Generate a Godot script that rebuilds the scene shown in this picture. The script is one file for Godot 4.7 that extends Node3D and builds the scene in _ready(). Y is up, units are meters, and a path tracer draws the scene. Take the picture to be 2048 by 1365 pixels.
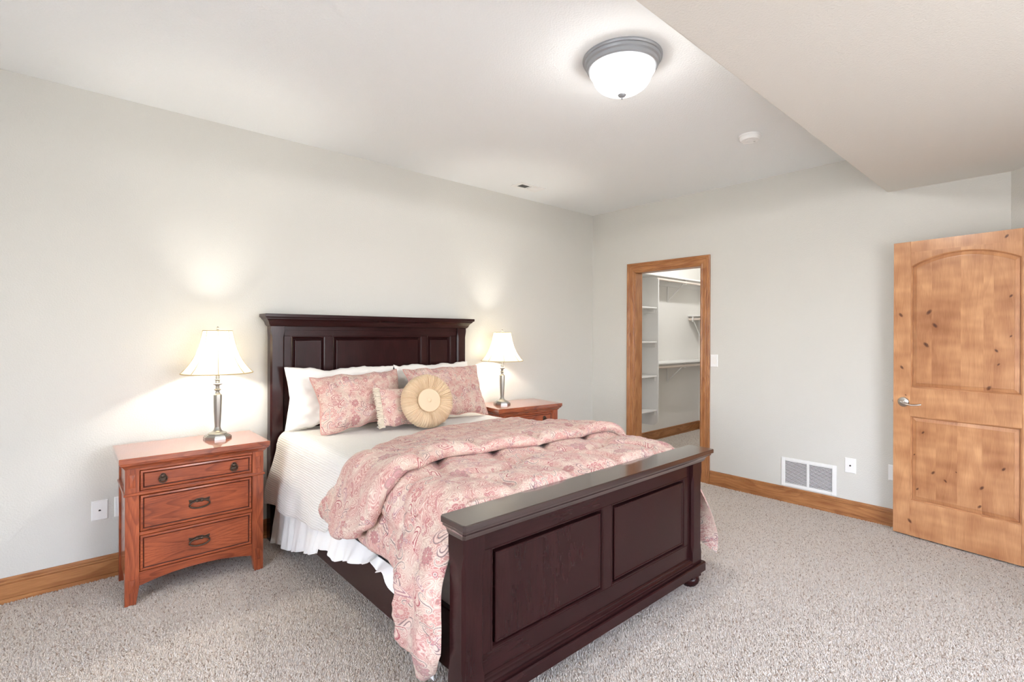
extends Node3D
# A bedroom: bed wall at z = 0, closet wall at x = 0, the window wall behind the camera. Metres, y up.

const BX := -2.665          # middle of the bed
var M := {}                 # materials

# ------------------------------------------------------------------ mesh helpers
class B:
	var p := PackedVector3Array()
	var grain := 1
	func tri(a: Vector3, b: Vector3, c: Vector3) -> void:
		p.push_back(a); p.push_back(b); p.push_back(c)
	func cap(loop: PackedVector3Array, out: PackedVector3Array) -> void:
		var nrm := Vector3.ZERO
		var n := loop.size()
		for i in n:
			nrm += loop[i].cross(loop[(i + 1) % n])
		if nrm.length() < 1e-12:
			return
		nrm = nrm.normalized()
		var ax := nrm.cross(Vector3(0.31, 0.92, 0.21)).normalized()
		var ay := nrm.cross(ax)
		var flat := PackedVector2Array()
		for q in loop:
			flat.push_back(Vector2(q.dot(ax), q.dot(ay)))
		var idx := Geometry2D.triangulate_polygon(flat)
		if idx.is_empty():
			for i in range(1, n - 1):
				out.push_back(loop[0]); out.push_back(loop[i]); out.push_back(loop[i + 1])
			return
		for k in range(0, idx.size(), 3):
			var a := loop[idx[k]]
			var b := loop[idx[k + 1]]
			var c := loop[idx[k + 2]]
			if (b - a).cross(c - a).dot(nrm) < 0.0:
				var t := b; b = c; c = t
			out.push_back(a); out.push_back(b); out.push_back(c)
	# closed loops of one size, joined one after the other; caps at both ends unless ref says which way an open skin faces
	func loft(loops: Array, c0 := true, c1 := true, ref := Vector3.ZERO) -> void:
		var out := PackedVector3Array()
		for k in range(loops.size() - 1):
			var l: PackedVector3Array = loops[k]
			var m: PackedVector3Array = loops[k + 1]
			var n := l.size()
			for i in n:
				var j := (i + 1) % n
				out.push_back(l[i]); out.push_back(l[j]); out.push_back(m[j])
				out.push_back(l[i]); out.push_back(m[j]); out.push_back(m[i])
		if c0:
			var r: PackedVector3Array = loops[0].duplicate()
			r.reverse()
			cap(r, out)
		if c1:
			cap(loops[-1], out)
		var s := 0.0
		if ref == Vector3.ZERO:
			var mid := Vector3.ZERO
			for q in out:
				mid += q
			mid /= out.size()
			for k in range(0, out.size(), 3):
				s += (out[k] - mid).dot((out[k + 1] - mid).cross(out[k + 2] - mid))
		else:
			for k in range(0, out.size(), 3):
				s += (out[k + 1] - out[k]).cross(out[k + 2] - out[k]).dot(ref)
		if s < 0.0:
			for k in range(0, out.size(), 3):
				var t := out[k + 1]; out[k + 1] = out[k + 2]; out[k + 2] = t
		p.append_array(out)
	static func rect(x0: float, x1: float, z0: float, z1: float, y: float, c := 0.0) -> PackedVector3Array:
		if c <= 0.0:
			return PackedVector3Array([Vector3(x0, y, z0), Vector3(x1, y, z0), Vector3(x1, y, z1), Vector3(x0, y, z1)])
		return PackedVector3Array([Vector3(x0 + c, y, z0), Vector3(x1 - c, y, z0), Vector3(x1, y, z0 + c), Vector3(x1, y, z1 - c), Vector3(x1 - c, y, z1), Vector3(x0 + c, y, z1), Vector3(x0, y, z1 - c), Vector3(x0, y, z0 + c)])
	func box(a: Vector3, b: Vector3, e := 0.0) -> void:
		if e <= 0.0:
			loft([rect(a.x, b.x, a.z, b.z, a.y), rect(a.x, b.x, a.z, b.z, b.y)])
			return
		loft([rect(a.x + e, b.x - e, a.z + e, b.z - e, a.y, e), rect(a.x, b.x, a.z, b.z, a.y + e, e), rect(a.x, b.x, a.z, b.z, b.y - e, e), rect(a.x + e, b.x - e, a.z + e, b.z - e, b.y, e)])
	# rings [y, overhang] round a footprint: front and sides grow, the back stays
	func cornice(x0: float, x1: float, z0: float, z1: float, rings: Array, side := 1.0, c := 0.0, back := 0.0) -> void:
		var loops := []
		for r in rings:
			loops.append(rect(x0 - r[1] * side, x1 + r[1] * side, z0 - r[1] * back, z1 + r[1], r[0], c))
		loft(loops)
	# polygon pushed along an axis
	func ext(poly: PackedVector2Array, axis: int, a: float, b: float) -> void:
		var l0 := PackedVector3Array()
		var l1 := PackedVector3Array()
		for q in poly:
			if axis == 0:
				l0.push_back(Vector3(a, q.y, q.x)); l1.push_back(Vector3(b, q.y, q.x))
			elif axis == 1:
				l0.push_back(Vector3(q.x, a, q.y)); l1.push_back(Vector3(q.x, b, q.y))
			else:
				l0.push_back(Vector3(q.x, q.y, a)); l1.push_back(Vector3(q.x, q.y, b))
		loft([l0, l1])
	static func ring(c: Vector3, r: float, n: int, axis := 1, turn := 0.0, squash := 1.0) -> PackedVector3Array:
		var l := PackedVector3Array()
		for i in n:
			var a := TAU * i / n + turn
			var u := cos(a) * r
			var v := sin(a) * r * squash
			l.push_back(c + (Vector3(u, 0, v) if axis == 1 else (Vector3(0, u, v) if axis == 0 else Vector3(u, v, 0))))
		return l
	# profile of [radius, height]
	func lathe(at: Vector3, prof: Array, n := 28, axis := 1, turn := 0.0, c0 := true, c1 := true) -> void:
		var loops := []
		var d := Vector3.UP if axis == 1 else (Vector3.RIGHT if axis == 0 else Vector3.BACK)
		for q in prof:
			loops.append(ring(at + d * q[1], maxf(q[0], 0.0002), n, axis, turn))
		if c0 and c1:
			loft(loops)
		else:
			loft(loops, c0, c1)
	func tube(path: PackedVector3Array, r: float, n := 8, shut := false, flat := 1.0) -> void:
		var loops := []
		var m := path.size()
		var up := Vector3(0.02, 0.99, 0.03)
		for i in m:
			var d: Vector3
			if shut:
				d = path[(i + 1) % m] - path[(i + m - 1) % m]
			else:
				d = path[mini(i + 1, m - 1)] - path[maxi(i - 1, 0)]
			d = d.normalized()
			var side := d.cross(up if absf(d.dot(up)) < 0.95 else Vector3.RIGHT).normalized()
			var top := side.cross(d)
			var l := PackedVector3Array()
			for k in n:
				var a := TAU * k / n
				l.push_back(path[i] + side * cos(a) * r + top * sin(a) * r * flat)
			loops.append(l)
		if shut:
			loops.append(loops[0])
			loft(loops, false, false)
		else:
			loft(loops)
	# nested outlines given by (inset, height) with a cap in the middle: a framed panel facing ref
	func panel(outline: Callable, rings: Array, ref: Vector3, shut := true) -> void:
		var loops := []
		for r in rings:
			loops.append(outline.call(r[0], r[1]))
		loft(loops, false, shut, ref)
	func mesh(deg := 36.0, uo := Vector2.ZERO) -> ArrayMesh:
		var n := p.size() / 3
		var fn := PackedVector3Array()
		fn.resize(n)
		var un := PackedVector3Array()
		un.resize(n)
		var at := {}
		for i in n:
			fn[i] = (p[3 * i + 1] - p[3 * i]).cross(p[3 * i + 2] - p[3 * i])
			un[i] = fn[i].normalized()
			for k in 3:
				var key := Vector3i((p[3 * i + k] * 20000.0).round())
				if at.has(key):
					at[key].append(i)
				else:
					at[key] = [i]
		var vv := PackedVector3Array()
		var nn := PackedVector3Array()
		var uu := PackedVector2Array()
		var lim := cos(deg_to_rad(deg))
		var order := [0, 2, 1]
		for i in n:
			var f := un[i].abs()
			var d := 0 if f.x >= f.y and f.x >= f.z else (1 if f.y >= f.z else 2)
			for k in order:
				var q := p[3 * i + k]
				var s := Vector3.ZERO
				for j in at[Vector3i((q * 20000.0).round())]:
					if un[j].dot(un[i]) > lim:
						s += fn[j]
				vv.push_back(q)
				nn.push_back(s.normalized() if s.length_squared() > 0.0 else un[i])
				var g := grain
				var o := 3 - g - d if d != g else (g + 1) % 3
				if d == g:
					uu.push_back(Vector2(q[(g + 1) % 3], q[(g + 2) % 3]) + uo)
				else:
					uu.push_back(Vector2(q[o], q[g]) + uo)
		var arr := []
		arr.resize(Mesh.ARRAY_MAX)
		arr[Mesh.ARRAY_VERTEX] = vv
		arr[Mesh.ARRAY_NORMAL] = nn
		arr[Mesh.ARRAY_TEX_UV] = uu
		var m := ArrayMesh.new()
		m.add_surface_from_arrays(Mesh.PRIMITIVE_TRIANGLES, arr)
		return m

var rng := RandomNumberGenerator.new()

func node(called: String, parent: Node = self) -> Node3D:
	var o := Node3D.new()
	o.name = called
	parent.add_child(o, true)
	return o

func put(called: String, m: Mesh, mat: Material, parent: Node = self) -> MeshInstance3D:
	var o := MeshInstance3D.new()
	o.name = called
	o.mesh = m
	o.material_override = mat
	parent.add_child(o, true)
	return o

func part(called: String, b: B, mat: Material, parent: Node = self, deg := 36.0) -> MeshInstance3D:
	return put(called, b.mesh(deg, Vector2(rng.randf_range(0, 3), rng.randf_range(0, 5))), mat, parent)

func tag(o: Node, label: String, category: String, group := "") -> Node:
	o.set_meta("label", label)
	o.set_meta("category", category)
	if group != "":
		o.set_meta("group", group)
	return o

func struct(o: Node) -> Node:
	o.set_meta("kind", "structure")
	return o

# a closed cloth shell: base surface pushed out along its normal by puff(u, v), closed underneath by under(u, v)
func shell(nu: int, nv: int, base: Callable, puff: Callable, under: float, uvf: Callable, ref: Vector3) -> ArrayMesh:
	var w := nu + 1
	var h := nv + 1
	var g := PackedVector3Array()
	g.resize(w * h)
	for j in h:
		for i in w:
			g[j * w + i] = base.call(float(i) / nu, float(j) / nv)
	var nr := PackedVector3Array()
	nr.resize(w * h)
	var sum := 0.0
	for j in h:
		for i in w:
			var du := g[j * w + mini(i + 1, nu)] - g[j * w + maxi(i - 1, 0)]
			var dv := g[mini(j + 1, nv) * w + i] - g[maxi(j - 1, 0) * w + i]
			var c := du.cross(dv)
			nr[j * w + i] = c.normalized() if c.length_squared() > 0.0 else Vector3.UP
	sum = nr[(h / 2) * w + w / 2].dot(ref)
	var sg := 1.0 if sum >= 0.0 else -1.0
	var vv := PackedVector3Array()
	var uu := PackedVector2Array()
	vv.resize(2 * w * h)
	uu.resize(2 * w * h)
	for j in h:
		for i in w:
			var k := j * w + i
			var u := float(i) / nu
			var v := float(j) / nv
			vv[k] = g[k] + nr[k] * sg * puff.call(u, v)
			vv[w * h + k] = g[k] - nr[k] * sg * under
			uu[k] = uvf.call(u, v)
			uu[w * h + k] = uu[k]
	var q := []
	for j in nv:
		for i in nu:
			var a := j * w + i
			q.append_array([a, a + 1, a + w + 1, a, a + w + 1, a + w])
	var idx := PackedInt32Array()
	var lower := w * h
	for k in range(0, q.size(), 3):
		if sg > 0.0:
			idx.append_array(PackedInt32Array([q[k], q[k + 1], q[k + 2], q[k] + lower, q[k + 2] + lower, q[k + 1] + lower]))
		else:
			idx.append_array(PackedInt32Array([q[k], q[k + 2], q[k + 1], q[k] + lower, q[k + 1] + lower, q[k + 2] + lower]))
	var rim := PackedInt32Array()
	for i in nu:
		rim.append_array(PackedInt32Array([i, i + 1]))
	for j in nv:
		rim.append_array(PackedInt32Array([j * w + nu, (j + 1) * w + nu]))
	for i in range(nu, 0, -1):
		rim.append_array(PackedInt32Array([nv * w + i, nv * w + i - 1]))
	for j in range(nv, 0, -1):
		rim.append_array(PackedInt32Array([j * w, (j - 1) * w]))
	for k in range(0, rim.size(), 2):
		var a := rim[k]
		var b := rim[k + 1]
		if sg > 0.0:
			idx.append_array(PackedInt32Array([a, a + lower, b + lower, a, b + lower, b]))
		else:
			idx.append_array(PackedInt32Array([a, b + lower, a + lower, a, b, b + lower]))
	return indexed(vv, uu, idx)

# idx is counter-clockwise seen from outside
func indexed(vv: PackedVector3Array, uu: PackedVector2Array, idx: PackedInt32Array) -> ArrayMesh:
	var nn := PackedVector3Array()
	nn.resize(vv.size())
	var out := PackedInt32Array()
	out.resize(idx.size())
	for k in range(0, idx.size(), 3):
		var a := idx[k]
		var b := idx[k + 1]
		var c := idx[k + 2]
		var f := (vv[b] - vv[a]).cross(vv[c] - vv[a])
		nn[a] += f
		nn[b] += f
		nn[c] += f
		out[k] = a
		out[k + 1] = c
		out[k + 2] = b
	for k in nn.size():
		nn[k] = nn[k].normalized() if nn[k].length_squared() > 0.0 else Vector3.UP
	var arr := []
	arr.resize(Mesh.ARRAY_MAX)
	arr[Mesh.ARRAY_VERTEX] = vv
	arr[Mesh.ARRAY_NORMAL] = nn
	arr[Mesh.ARRAY_TEX_UV] = uu
	arr[Mesh.ARRAY_INDEX] = out
	var m := ArrayMesh.new()
	m.add_surface_from_arrays(Mesh.PRIMITIVE_TRIANGLES, arr)
	return m

# ------------------------------------------------------------------ textures and materials
func noise(f: float, oct := 3, kind := FastNoiseLite.TYPE_SIMPLEX_SMOOTH, sd := 1) -> FastNoiseLite:
	var n := FastNoiseLite.new()
	n.noise_type = kind
	n.frequency = f
	n.seed = sd
	n.fractal_octaves = oct
	return n

func noise_tex(size: int, f: float, oct := 3, sd := 1, kind := FastNoiseLite.TYPE_SIMPLEX_SMOOTH) -> NoiseTexture2D:
	var t := NoiseTexture2D.new()
	t.width = size
	t.height = size
	t.seamless = true
	t.noise = noise(f, oct, kind, sd)
	return t

func rgb8(r: float, g: float, b: float) -> Color:
	return Color(r / 255.0, g / 255.0, b / 255.0)

func mat(c: Color, rough: float, spec := 0.5) -> StandardMaterial3D:
	var m := StandardMaterial3D.new()
	m.albedo_color = c
	m.roughness = rough
	m.metallic_specular = spec
	return m

func bump(m: StandardMaterial3D, t: Texture2D, cm: float) -> void:
	m.heightmap_enabled = true
	m.heightmap_texture = t
	m.heightmap_scale = cm

func world_map(m: StandardMaterial3D, per_metre: float) -> void:
	m.uv1_triplanar = true
	m.uv1_world_triplanar = true
	m.uv1_scale = Vector3.ONE * per_metre

# wood: w x h pixels over wm x hm metres, grain down the rows, knots [x, y, radius], boards [x edges] with a tone each
func wood(w: int, h: int, wm: float, hm: float, dark: Color, light: Color, rings: float, sd: int, knots := [], boards := [], fibre := 0.5, blotch := 0.4, ringk := 0.38, mirror := true) -> ImageTexture:
	var n1 := noise(1.0, 2, FastNoiseLite.TYPE_SIMPLEX_SMOOTH, sd)
	var n2 := noise(1.0, 2, FastNoiseLite.TYPE_SIMPLEX, sd + 5)
	var data := PackedByteArray()
	data.resize(w * h * 3)
	var k := 0
	for y in h:
		var v := hm * (y + 0.5) / h
		if mirror:
			v = hm * absf(2.0 * (y + 0.5) / h - 1.0)
		for x in w:
			var u := wm * (x + 0.5) / w
			if mirror:
				u = wm * absf(2.0 * (x + 0.5) / w - 1.0)
			var tone := 0.0
			var shift := 0.0
			for e in boards:
				if u > e[0] and u < e[1] and v > e[2] and v < e[3]:
					tone = e[4]
					shift = e[5]
			var uu := u
			var kd := 0.0
			var kc := 0.0
			for q in knots:
				var dx: float = (u - q[0]) / q[2]
				var dy: float = (v - q[1]) / (q[2] * 1.7)
				var d2 := dx * dx + dy * dy
				if d2 < 60.0:
					var e2 := exp(-d2 * 0.11)
					uu += signf(dx) * q[2] * 1.1 * e2
					kd += e2 * 0.32
					if d2 < 2.5:
						var sk: float = dx * 0.7 + dy * 1.3 * (1.0 if fposmod(q[0] * 37.0, 1.0) > 0.5 else -1.0)
						kc = maxf(kc, clampf(1.25 - (d2 * 1.5 + sk * sk * 2.2) - 0.45 * absf(n2.get_noise_2d(u * 200.0, v * 120.0 + q[0] * 50.0)) * 1.4, 0.0, 1.0))
			var a := n1.get_noise_2d((uu + shift) * 5.0, (v + shift * 3.0) * 0.75)
			var ring := fposmod((uu * 2.2 + a * 0.42 + shift) * rings, 1.0)
			ring = ring * ring * (1.0 if ring < 0.92 else (1.0 - ring) * 12.5)
			var f := n2.get_noise_2d((u + shift) * 620.0, v * 9.0)
			var bl := n1.get_noise_2d((u + shift + 9.0) * 7.0, (v + 3.0) * 3.2)
			if not mirror:
				bl += 0.9 * n1.get_noise_2d((u + shift + 4.0) * 3.0, (v - shift) * 10.0)
			var t := 0.62 - ring * ringk + f * fibre * 0.30 + bl * blotch - kd * 0.55 + tone
			t = clampf(t, 0.0, 1.0)
			var c := dark.lerp(light, t)
			c = c.lerp(Color(0.24, 0.12, 0.07), kc * 0.75)
			data[k] = int(clampf(c.r, 0, 1) * 255.0)
			data[k + 1] = int(clampf(c.g, 0, 1) * 255.0)
			data[k + 2] = int(clampf(c.b, 0, 1) * 255.0)
			k += 3
	return ImageTexture.create_from_image(Image.create_from_data(w, h, false, Image.FORMAT_RGB8, data))

func wood_mat(t: ImageTexture, wm: float, hm: float, rough: float, coat: float, coat_rough: float) -> StandardMaterial3D:
	var m := mat(Color.WHITE, rough, 0.4)
	m.albedo_texture = t
	m.uv1_scale = Vector3(1.0 / wm, 1.0 / hm, 1)
	if coat > 0.0:
		m.clearcoat_enabled = true
		m.clearcoat = coat
		m.clearcoat_roughness = coat_rough
	return m

# printed paisley: scrolls, teardrops, blossoms and echo lines on cream; tiles
const PS := 1024
var pd := PackedByteArray()
func dab(x: float, y: float, r: float, c: Color, a: float) -> void:
	var r0 := ceili(r + 1.0)
	for j in range(-r0, r0 + 1):
		for i in range(-r0, r0 + 1):
			var d := sqrt(float(i * i + j * j))
			if d < r + 0.7:
				var k := clampf(r + 0.7 - d, 0.0, 1.0) * a
				var o := (posmod(int(y) + j, PS) * PS + posmod(int(x) + i, PS)) * 3
				pd[o] = int(lerpf(pd[o], c.r * 255.0, k))
				pd[o + 1] = int(lerpf(pd[o + 1], c.g * 255.0, k))
				pd[o + 2] = int(lerpf(pd[o + 2], c.b * 255.0, k))

func scroll(x: float, y: float, size: float, ang: float, hand: float, w: float, c: Color, core: Color) -> void:
	for pass_n in 2:
		for i in 90:
			var t := i / 89.0
			# an S that curls up at both ends
			var s := t * 2.0 - 1.0
			var curl := signf(s) * pow(absf(s), 2.2) * 4.4
			var px := 0.0
			var py := 0.0
			var steps := 10
			for q in steps:
				var ss := s * (q + 0.5) / steps
				var cc := pow(absf(ss), 2.2) * 5.2
				px += cos(cc) * s / steps * signf(1.0)
				py += sin(cc) * absf(s) / steps * signf(s)
			px *= size
			py *= size * hand
			var fx := x + px * cos(ang) - py * sin(ang)
			var fy := y + px * sin(ang) + py * cos(ang)
			var ww := w * (1.0 - 0.45 * absf(s))
			if pass_n == 0:
				dab(fx, fy, ww, c, 0.8)
			elif i % 2 == 0:
				dab(fx, fy, maxf(ww * 0.42, 0.6), core, 0.8)

func blossom(x: float, y: float, r: float, petals: int, ang: float, c: Color, ringc: Color, mid: Color) -> void:
	var r0 := ceili(r * 1.35)
	for j in range(-r0, r0 + 1):
		for i in range(-r0, r0 + 1):
			var a := atan2(j, i) + ang
			var lim := r * (0.78 + 0.3 * absf(sin(a * petals * 0.5)))
			var d := sqrt(float(i * i + j * j))
			if d < lim + 1.0:
				var q := d / lim
				var col := c
				var k := 0.78
				if q > 0.88:
					col = ringc
				elif q < 0.2:
					col = mid
				elif q < 0.28 or (q > 0.55 and q < 0.62):
					col = ringc
				elif absf(sin(a * petals * 0.5)) < 0.2 and q > 0.3:
					col = mid
					k = 0.5
				k *= clampf(lim + 1.0 - d, 0.0, 1.0)
				var o := (posmod(int(y) + j, PS) * PS + posmod(int(x) + i, PS)) * 3
				pd[o] = int(lerpf(pd[o], col.r * 255.0, k))
				pd[o + 1] = int(lerpf(pd[o + 1], col.g * 255.0, k))
				pd[o + 2] = int(lerpf(pd[o + 2], col.b * 255.0, k))

func teardrop(x: float, y: float, size: float, ang: float, hand: float, c: Color, fill: Color) -> void:
	for lay in 4:
		var sc := size * (1.0 - 0.24 * lay)
		var n := int(sc * 2.6) + 20
		for i in n:
			var t := TAU * i / n
			var rx := sin(t) * pow(sin(t * 0.5), 1.3) * 0.62
			var ry := -cos(t) * 0.95
			var bend := (1.0 - ry) * 0.5
			rx += hand * 0.75 * pow(bend, 2.2)
			var fx := x + (rx * cos(ang) - ry * sin(ang)) * sc
			var fy := y + (rx * sin(ang) + ry * cos(ang)) * sc
			dab(fx, fy, 2.3 if lay % 2 == 0 else 3.6, c if lay % 2 == 0 else fill, 0.75)

func paisley() -> ImageTexture:
	pd.resize(PS * PS * 3)
	var n1 := noise(1.0, 2, FastNoiseLite.TYPE_SIMPLEX_SMOOTH, 11)
	var n2 := noise(1.0, 1, FastNoiseLite.TYPE_SIMPLEX_SMOOTH, 23)
	var cream := rgb8(212, 186, 168)
	var pink := rgb8(196, 138, 130)
	var rose := rgb8(166, 88, 92)
	var taupe := rgb8(138, 116, 114)
	var pale := rgb8(230, 214, 198)
	var k := 0
	for y in PS:
		var sy := sin(TAU * y / PS)
		var cy := cos(TAU * y / PS)
		for x in PS:
			var sx := sin(TAU * x / PS)
			var cx := cos(TAU * x / PS)
			var e := n1.get_noise_3d(cx * 1.5 + 7.0 + sy * 0.8, sx * 1.5 + cy * 0.9, cy * 1.6 + sy * 1.1 - sx * 0.5)
			var f := n2.get_noise_3d(cx * 3.1 + sy * 2.4, sx * 3.1 - cy * 2.2, cy * 2.0 + sy * 2.9 + cx)
			var c := cream.lerp(pink, clampf(0.45 + e * 1.2, 0.0, 0.95))
			var band := absf(sin(f * 15.0 + e * 3.0))
			var b2 := absf(sin(f * 7.0 + e * 15.0))
			if band < 0.30:
				c = c.lerp(rose, 0.45 * (1.0 - band / 0.30))
			elif band > 0.9:
				c = c.lerp(pale, 0.6)
			if b2 < 0.22:
				c = c.lerp(taupe, 0.42 * (1.0 - b2 / 0.22))
			elif b2 > 0.88:
				c = c.lerp(pale, 0.5)
			pd[k] = int(c.r * 255.0)
			pd[k + 1] = int(c.g * 255.0)
			pd[k + 2] = int(c.b * 255.0)
			k += 3
	var r := RandomNumberGenerator.new()
	r.seed = 77
	var wine := rgb8(160, 88, 98)
	var mauve := rgb8(168, 128, 134)
	for i in 16:
		var gx := (i % 4 + 0.5 + r.randf_range(-0.3, 0.3)) * PS / 4.0
		var gy := (i / 4 + 0.5 + r.randf_range(-0.3, 0.3)) * PS / 4.0
		blossom(gx, gy, r.randf_range(30, 56), 7 + i % 4, r.randf() * TAU, [rose, mauve, pink, wine][i % 4].lerp(pink, 0.5), pale.lerp(pink, 0.3) if i % 2 == 0 else taupe.lerp(pink, 0.4), cream)
		for q in 3:
			teardrop(gx + r.randf_range(60, 190), gy + r.randf_range(-150, 150), r.randf_range(26, 62), r.randf() * TAU, 1.0 if q % 2 == 0 else -1.0, [taupe, rose, mauve][q], pale.lerp(pink, 0.25))
	for i in 46:
		var gx := r.randf() * PS
		var gy := r.randf() * PS
		scroll(gx, gy, r.randf_range(60, 125), r.randf() * TAU, 1.0 if i % 2 == 0 else -1.0, r.randf_range(5.5, 9.0), pale.lerp(cream, 0.4), taupe if i % 3 else rose)
		scroll(gx + 60, gy + 150, r.randf_range(30, 70), r.randf() * TAU, 1.0, r.randf_range(3.0, 5.0), rose if i % 2 else mauve, pale.lerp(pink, 0.3))
	for i in 190:
		var gx := r.randf() * PS
		var gy := r.randf() * PS
		var rad := r.randf_range(4, 11)
		dab(gx, gy, rad, rose if i % 3 else wine, 0.6)
		dab(gx, gy, rad * 0.66, pale, 0.75)
		dab(gx, gy, rad * 0.34, rose if i % 2 else taupe, 0.8)
	return ImageTexture.create_from_image(Image.create_from_data(PS, PS, false, Image.FORMAT_RGB8, pd))

func waffle() -> ImageTexture:
	var n := 64
	var d := PackedByteArray()
	d.resize(n * n)
	for y in n:
		for x in n:
			var a := absf(sin(PI * (x + 0.5) / n * 2.0))
			var b := absf(sin(PI * (y + 0.5) / n * 2.0))
			var hole := smoothstep(0.35, 0.85, a) * smoothstep(0.45, 0.9, b)
			d[y * n + x] = int(255.0 * (1.0 - hole))
	return ImageTexture.create_from_image(Image.create_from_data(n, n, false, Image.FORMAT_L8, d))

func materials() -> void:
	var peel := noise_tex(512, 0.055, 3, 4)
	var fine := noise_tex(512, 0.12, 3, 9)
	var w := mat(rgb8(216, 214, 207), 0.75, 0.35)
	bump(w, peel, 0.10)
	world_map(w, 3.2)
	M.wall = w
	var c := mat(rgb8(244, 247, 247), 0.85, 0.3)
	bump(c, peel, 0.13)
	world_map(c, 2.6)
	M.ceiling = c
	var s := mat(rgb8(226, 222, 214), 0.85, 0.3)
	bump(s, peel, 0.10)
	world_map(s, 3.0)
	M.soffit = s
	M.closet = mat(rgb8(240, 237, 231), 0.7, 0.35)
	M.white_paint = mat(rgb8(242, 240, 236), 0.4)
	M.plate = mat(rgb8(244, 244, 242), 0.3)
	M.dark = mat(rgb8(40, 38, 36), 0.6)
	M.duct = mat(rgb8(120, 118, 114), 0.7)
	M.carpet_back = mat(rgb8(226, 211, 198), 1.0, 0.1)
	var pile := mat(Color.WHITE, 1.0, 0.1)
	pile.vertex_color_use_as_albedo = true
	M.pile = pile
	M.trim = wood_mat(wood(256, 1536, 0.4, 3.2, rgb8(136, 80, 42), rgb8(200, 143, 90), 9.0, 3, [], [], 0.5, 0.28), 0.8, 6.4, 0.5, 0.6, 0.25)
	M.cherry = wood_mat(wood(448, 768, 0.55, 1.1, rgb8(106, 42, 20), rgb8(194, 102, 60), 13.0, 21, [], [], 0.6, 0.25), 1.1, 2.2, 0.45, 0.9, 0.16)
	M.espresso = wood_mat(wood(384, 768, 0.6, 1.6, rgb8(34, 15, 16), rgb8(52, 25, 25), 11.0, 31, [], [], 0.5, 0.3, 0.16), 1.2, 3.2, 0.26, 0.0, 0.22)
	M.espresso.metallic_specular = 0.31
	M.espresso.clearcoat_enabled = true
	M.espresso.clearcoat = 0.15
	M.espresso.clearcoat_roughness = 0.08
	M.polished = M.espresso.duplicate()
	M.polished.clearcoat_enabled = true
	M.polished.clearcoat = 1.0
	M.polished.clearcoat_roughness = 0.10
	M.polished.metallic_specular = 0.7
	M.polished.roughness = 0.2
	M.cherry_polished = M.cherry.duplicate()
	M.cherry_polished.clearcoat = 1.0
	M.cherry_polished.clearcoat_roughness = 0.08
	M.cherry_polished.metallic_specular = 0.7
	M.cherry_polished.roughness = 0.22
	M.glaze = mat(rgb8(74, 30, 20), 0.5)
	M.bronze = mat(rgb8(86, 72, 62), 0.38)
	M.bronze.metallic = 0.85
	M.pewter = mat(rgb8(158, 156, 150), 0.32)
	M.pewter.metallic = 0.7
	M.nickel = mat(rgb8(196, 192, 186), 0.28)
	M.nickel.metallic = 1.0
	M.pan = mat(rgb8(166, 170, 176), 0.42)
	M.pan.metallic = 0.6
	var p := mat(Color.WHITE, 0.72, 0.4)
	p.albedo_texture = paisley()
	p.uv1_scale = Vector3(1.0 / 0.80, 1.0 / 0.80, 1)
	p.rim_enabled = true
	p.rim = 0.25
	p.rim_tint = 0.6
	bump(p, fine, 0.12)
	M.paisley = p
	var p2: StandardMaterial3D = p.duplicate()
	p2.uv1_scale = Vector3(1.0 / 0.62, 1.0 / 0.62, 1)
	M.sham = p2
	M.piping = mat(rgb8(205, 158, 146), 0.8)
	var bl := mat(rgb8(250, 247, 241), 0.9, 0.2)
	bump(bl, waffle(), 0.55)
	bl.uv1_scale = Vector3(1.0 / 0.026, 1.0 / 0.022, 1)
	M.blanket = bl
	M.linen = mat(rgb8(244, 242, 238), 0.85, 0.2)
	bump(M.linen, fine, 0.06)
	M.pillow_white = mat(rgb8(245, 241, 234), 0.85, 0.2)
	M.silk = mat(rgb8(218, 192, 158), 0.45, 0.5)
	M.silk.rim_enabled = true
	M.silk.rim = 0.4
	M.fringe = mat(rgb8(236, 224, 204), 0.9, 0.2)
	var sh := mat(rgb8(246, 238, 218), 0.9, 0.1)
	sh.backlight_enabled = true
	sh.backlight = Color(0.72, 0.69, 0.61)
	M.shade = sh
	M.shade_trim = mat(rgb8(190, 166, 118), 0.8)

# ------------------------------------------------------------------ scene
func lamp_light(called: String, parent: Node, at: Vector3, c: Color, e: float, size: float) -> void:
	var l := OmniLight3D.new()
	l.name = called
	l.light_color = c
	l.light_energy = e
	l.light_size = size
	l.omni_range = 15.0
	l.omni_attenuation = 2.0
	l.shadow_enabled = true
	parent.add_child(l, true)
	l.position = at

const E_CEILING := 0.95
const E_LAMP := 0.40
const E_CLOSET := 0.9
const C_WARM := Color(1.0, 1.0, 1.0)

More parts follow.
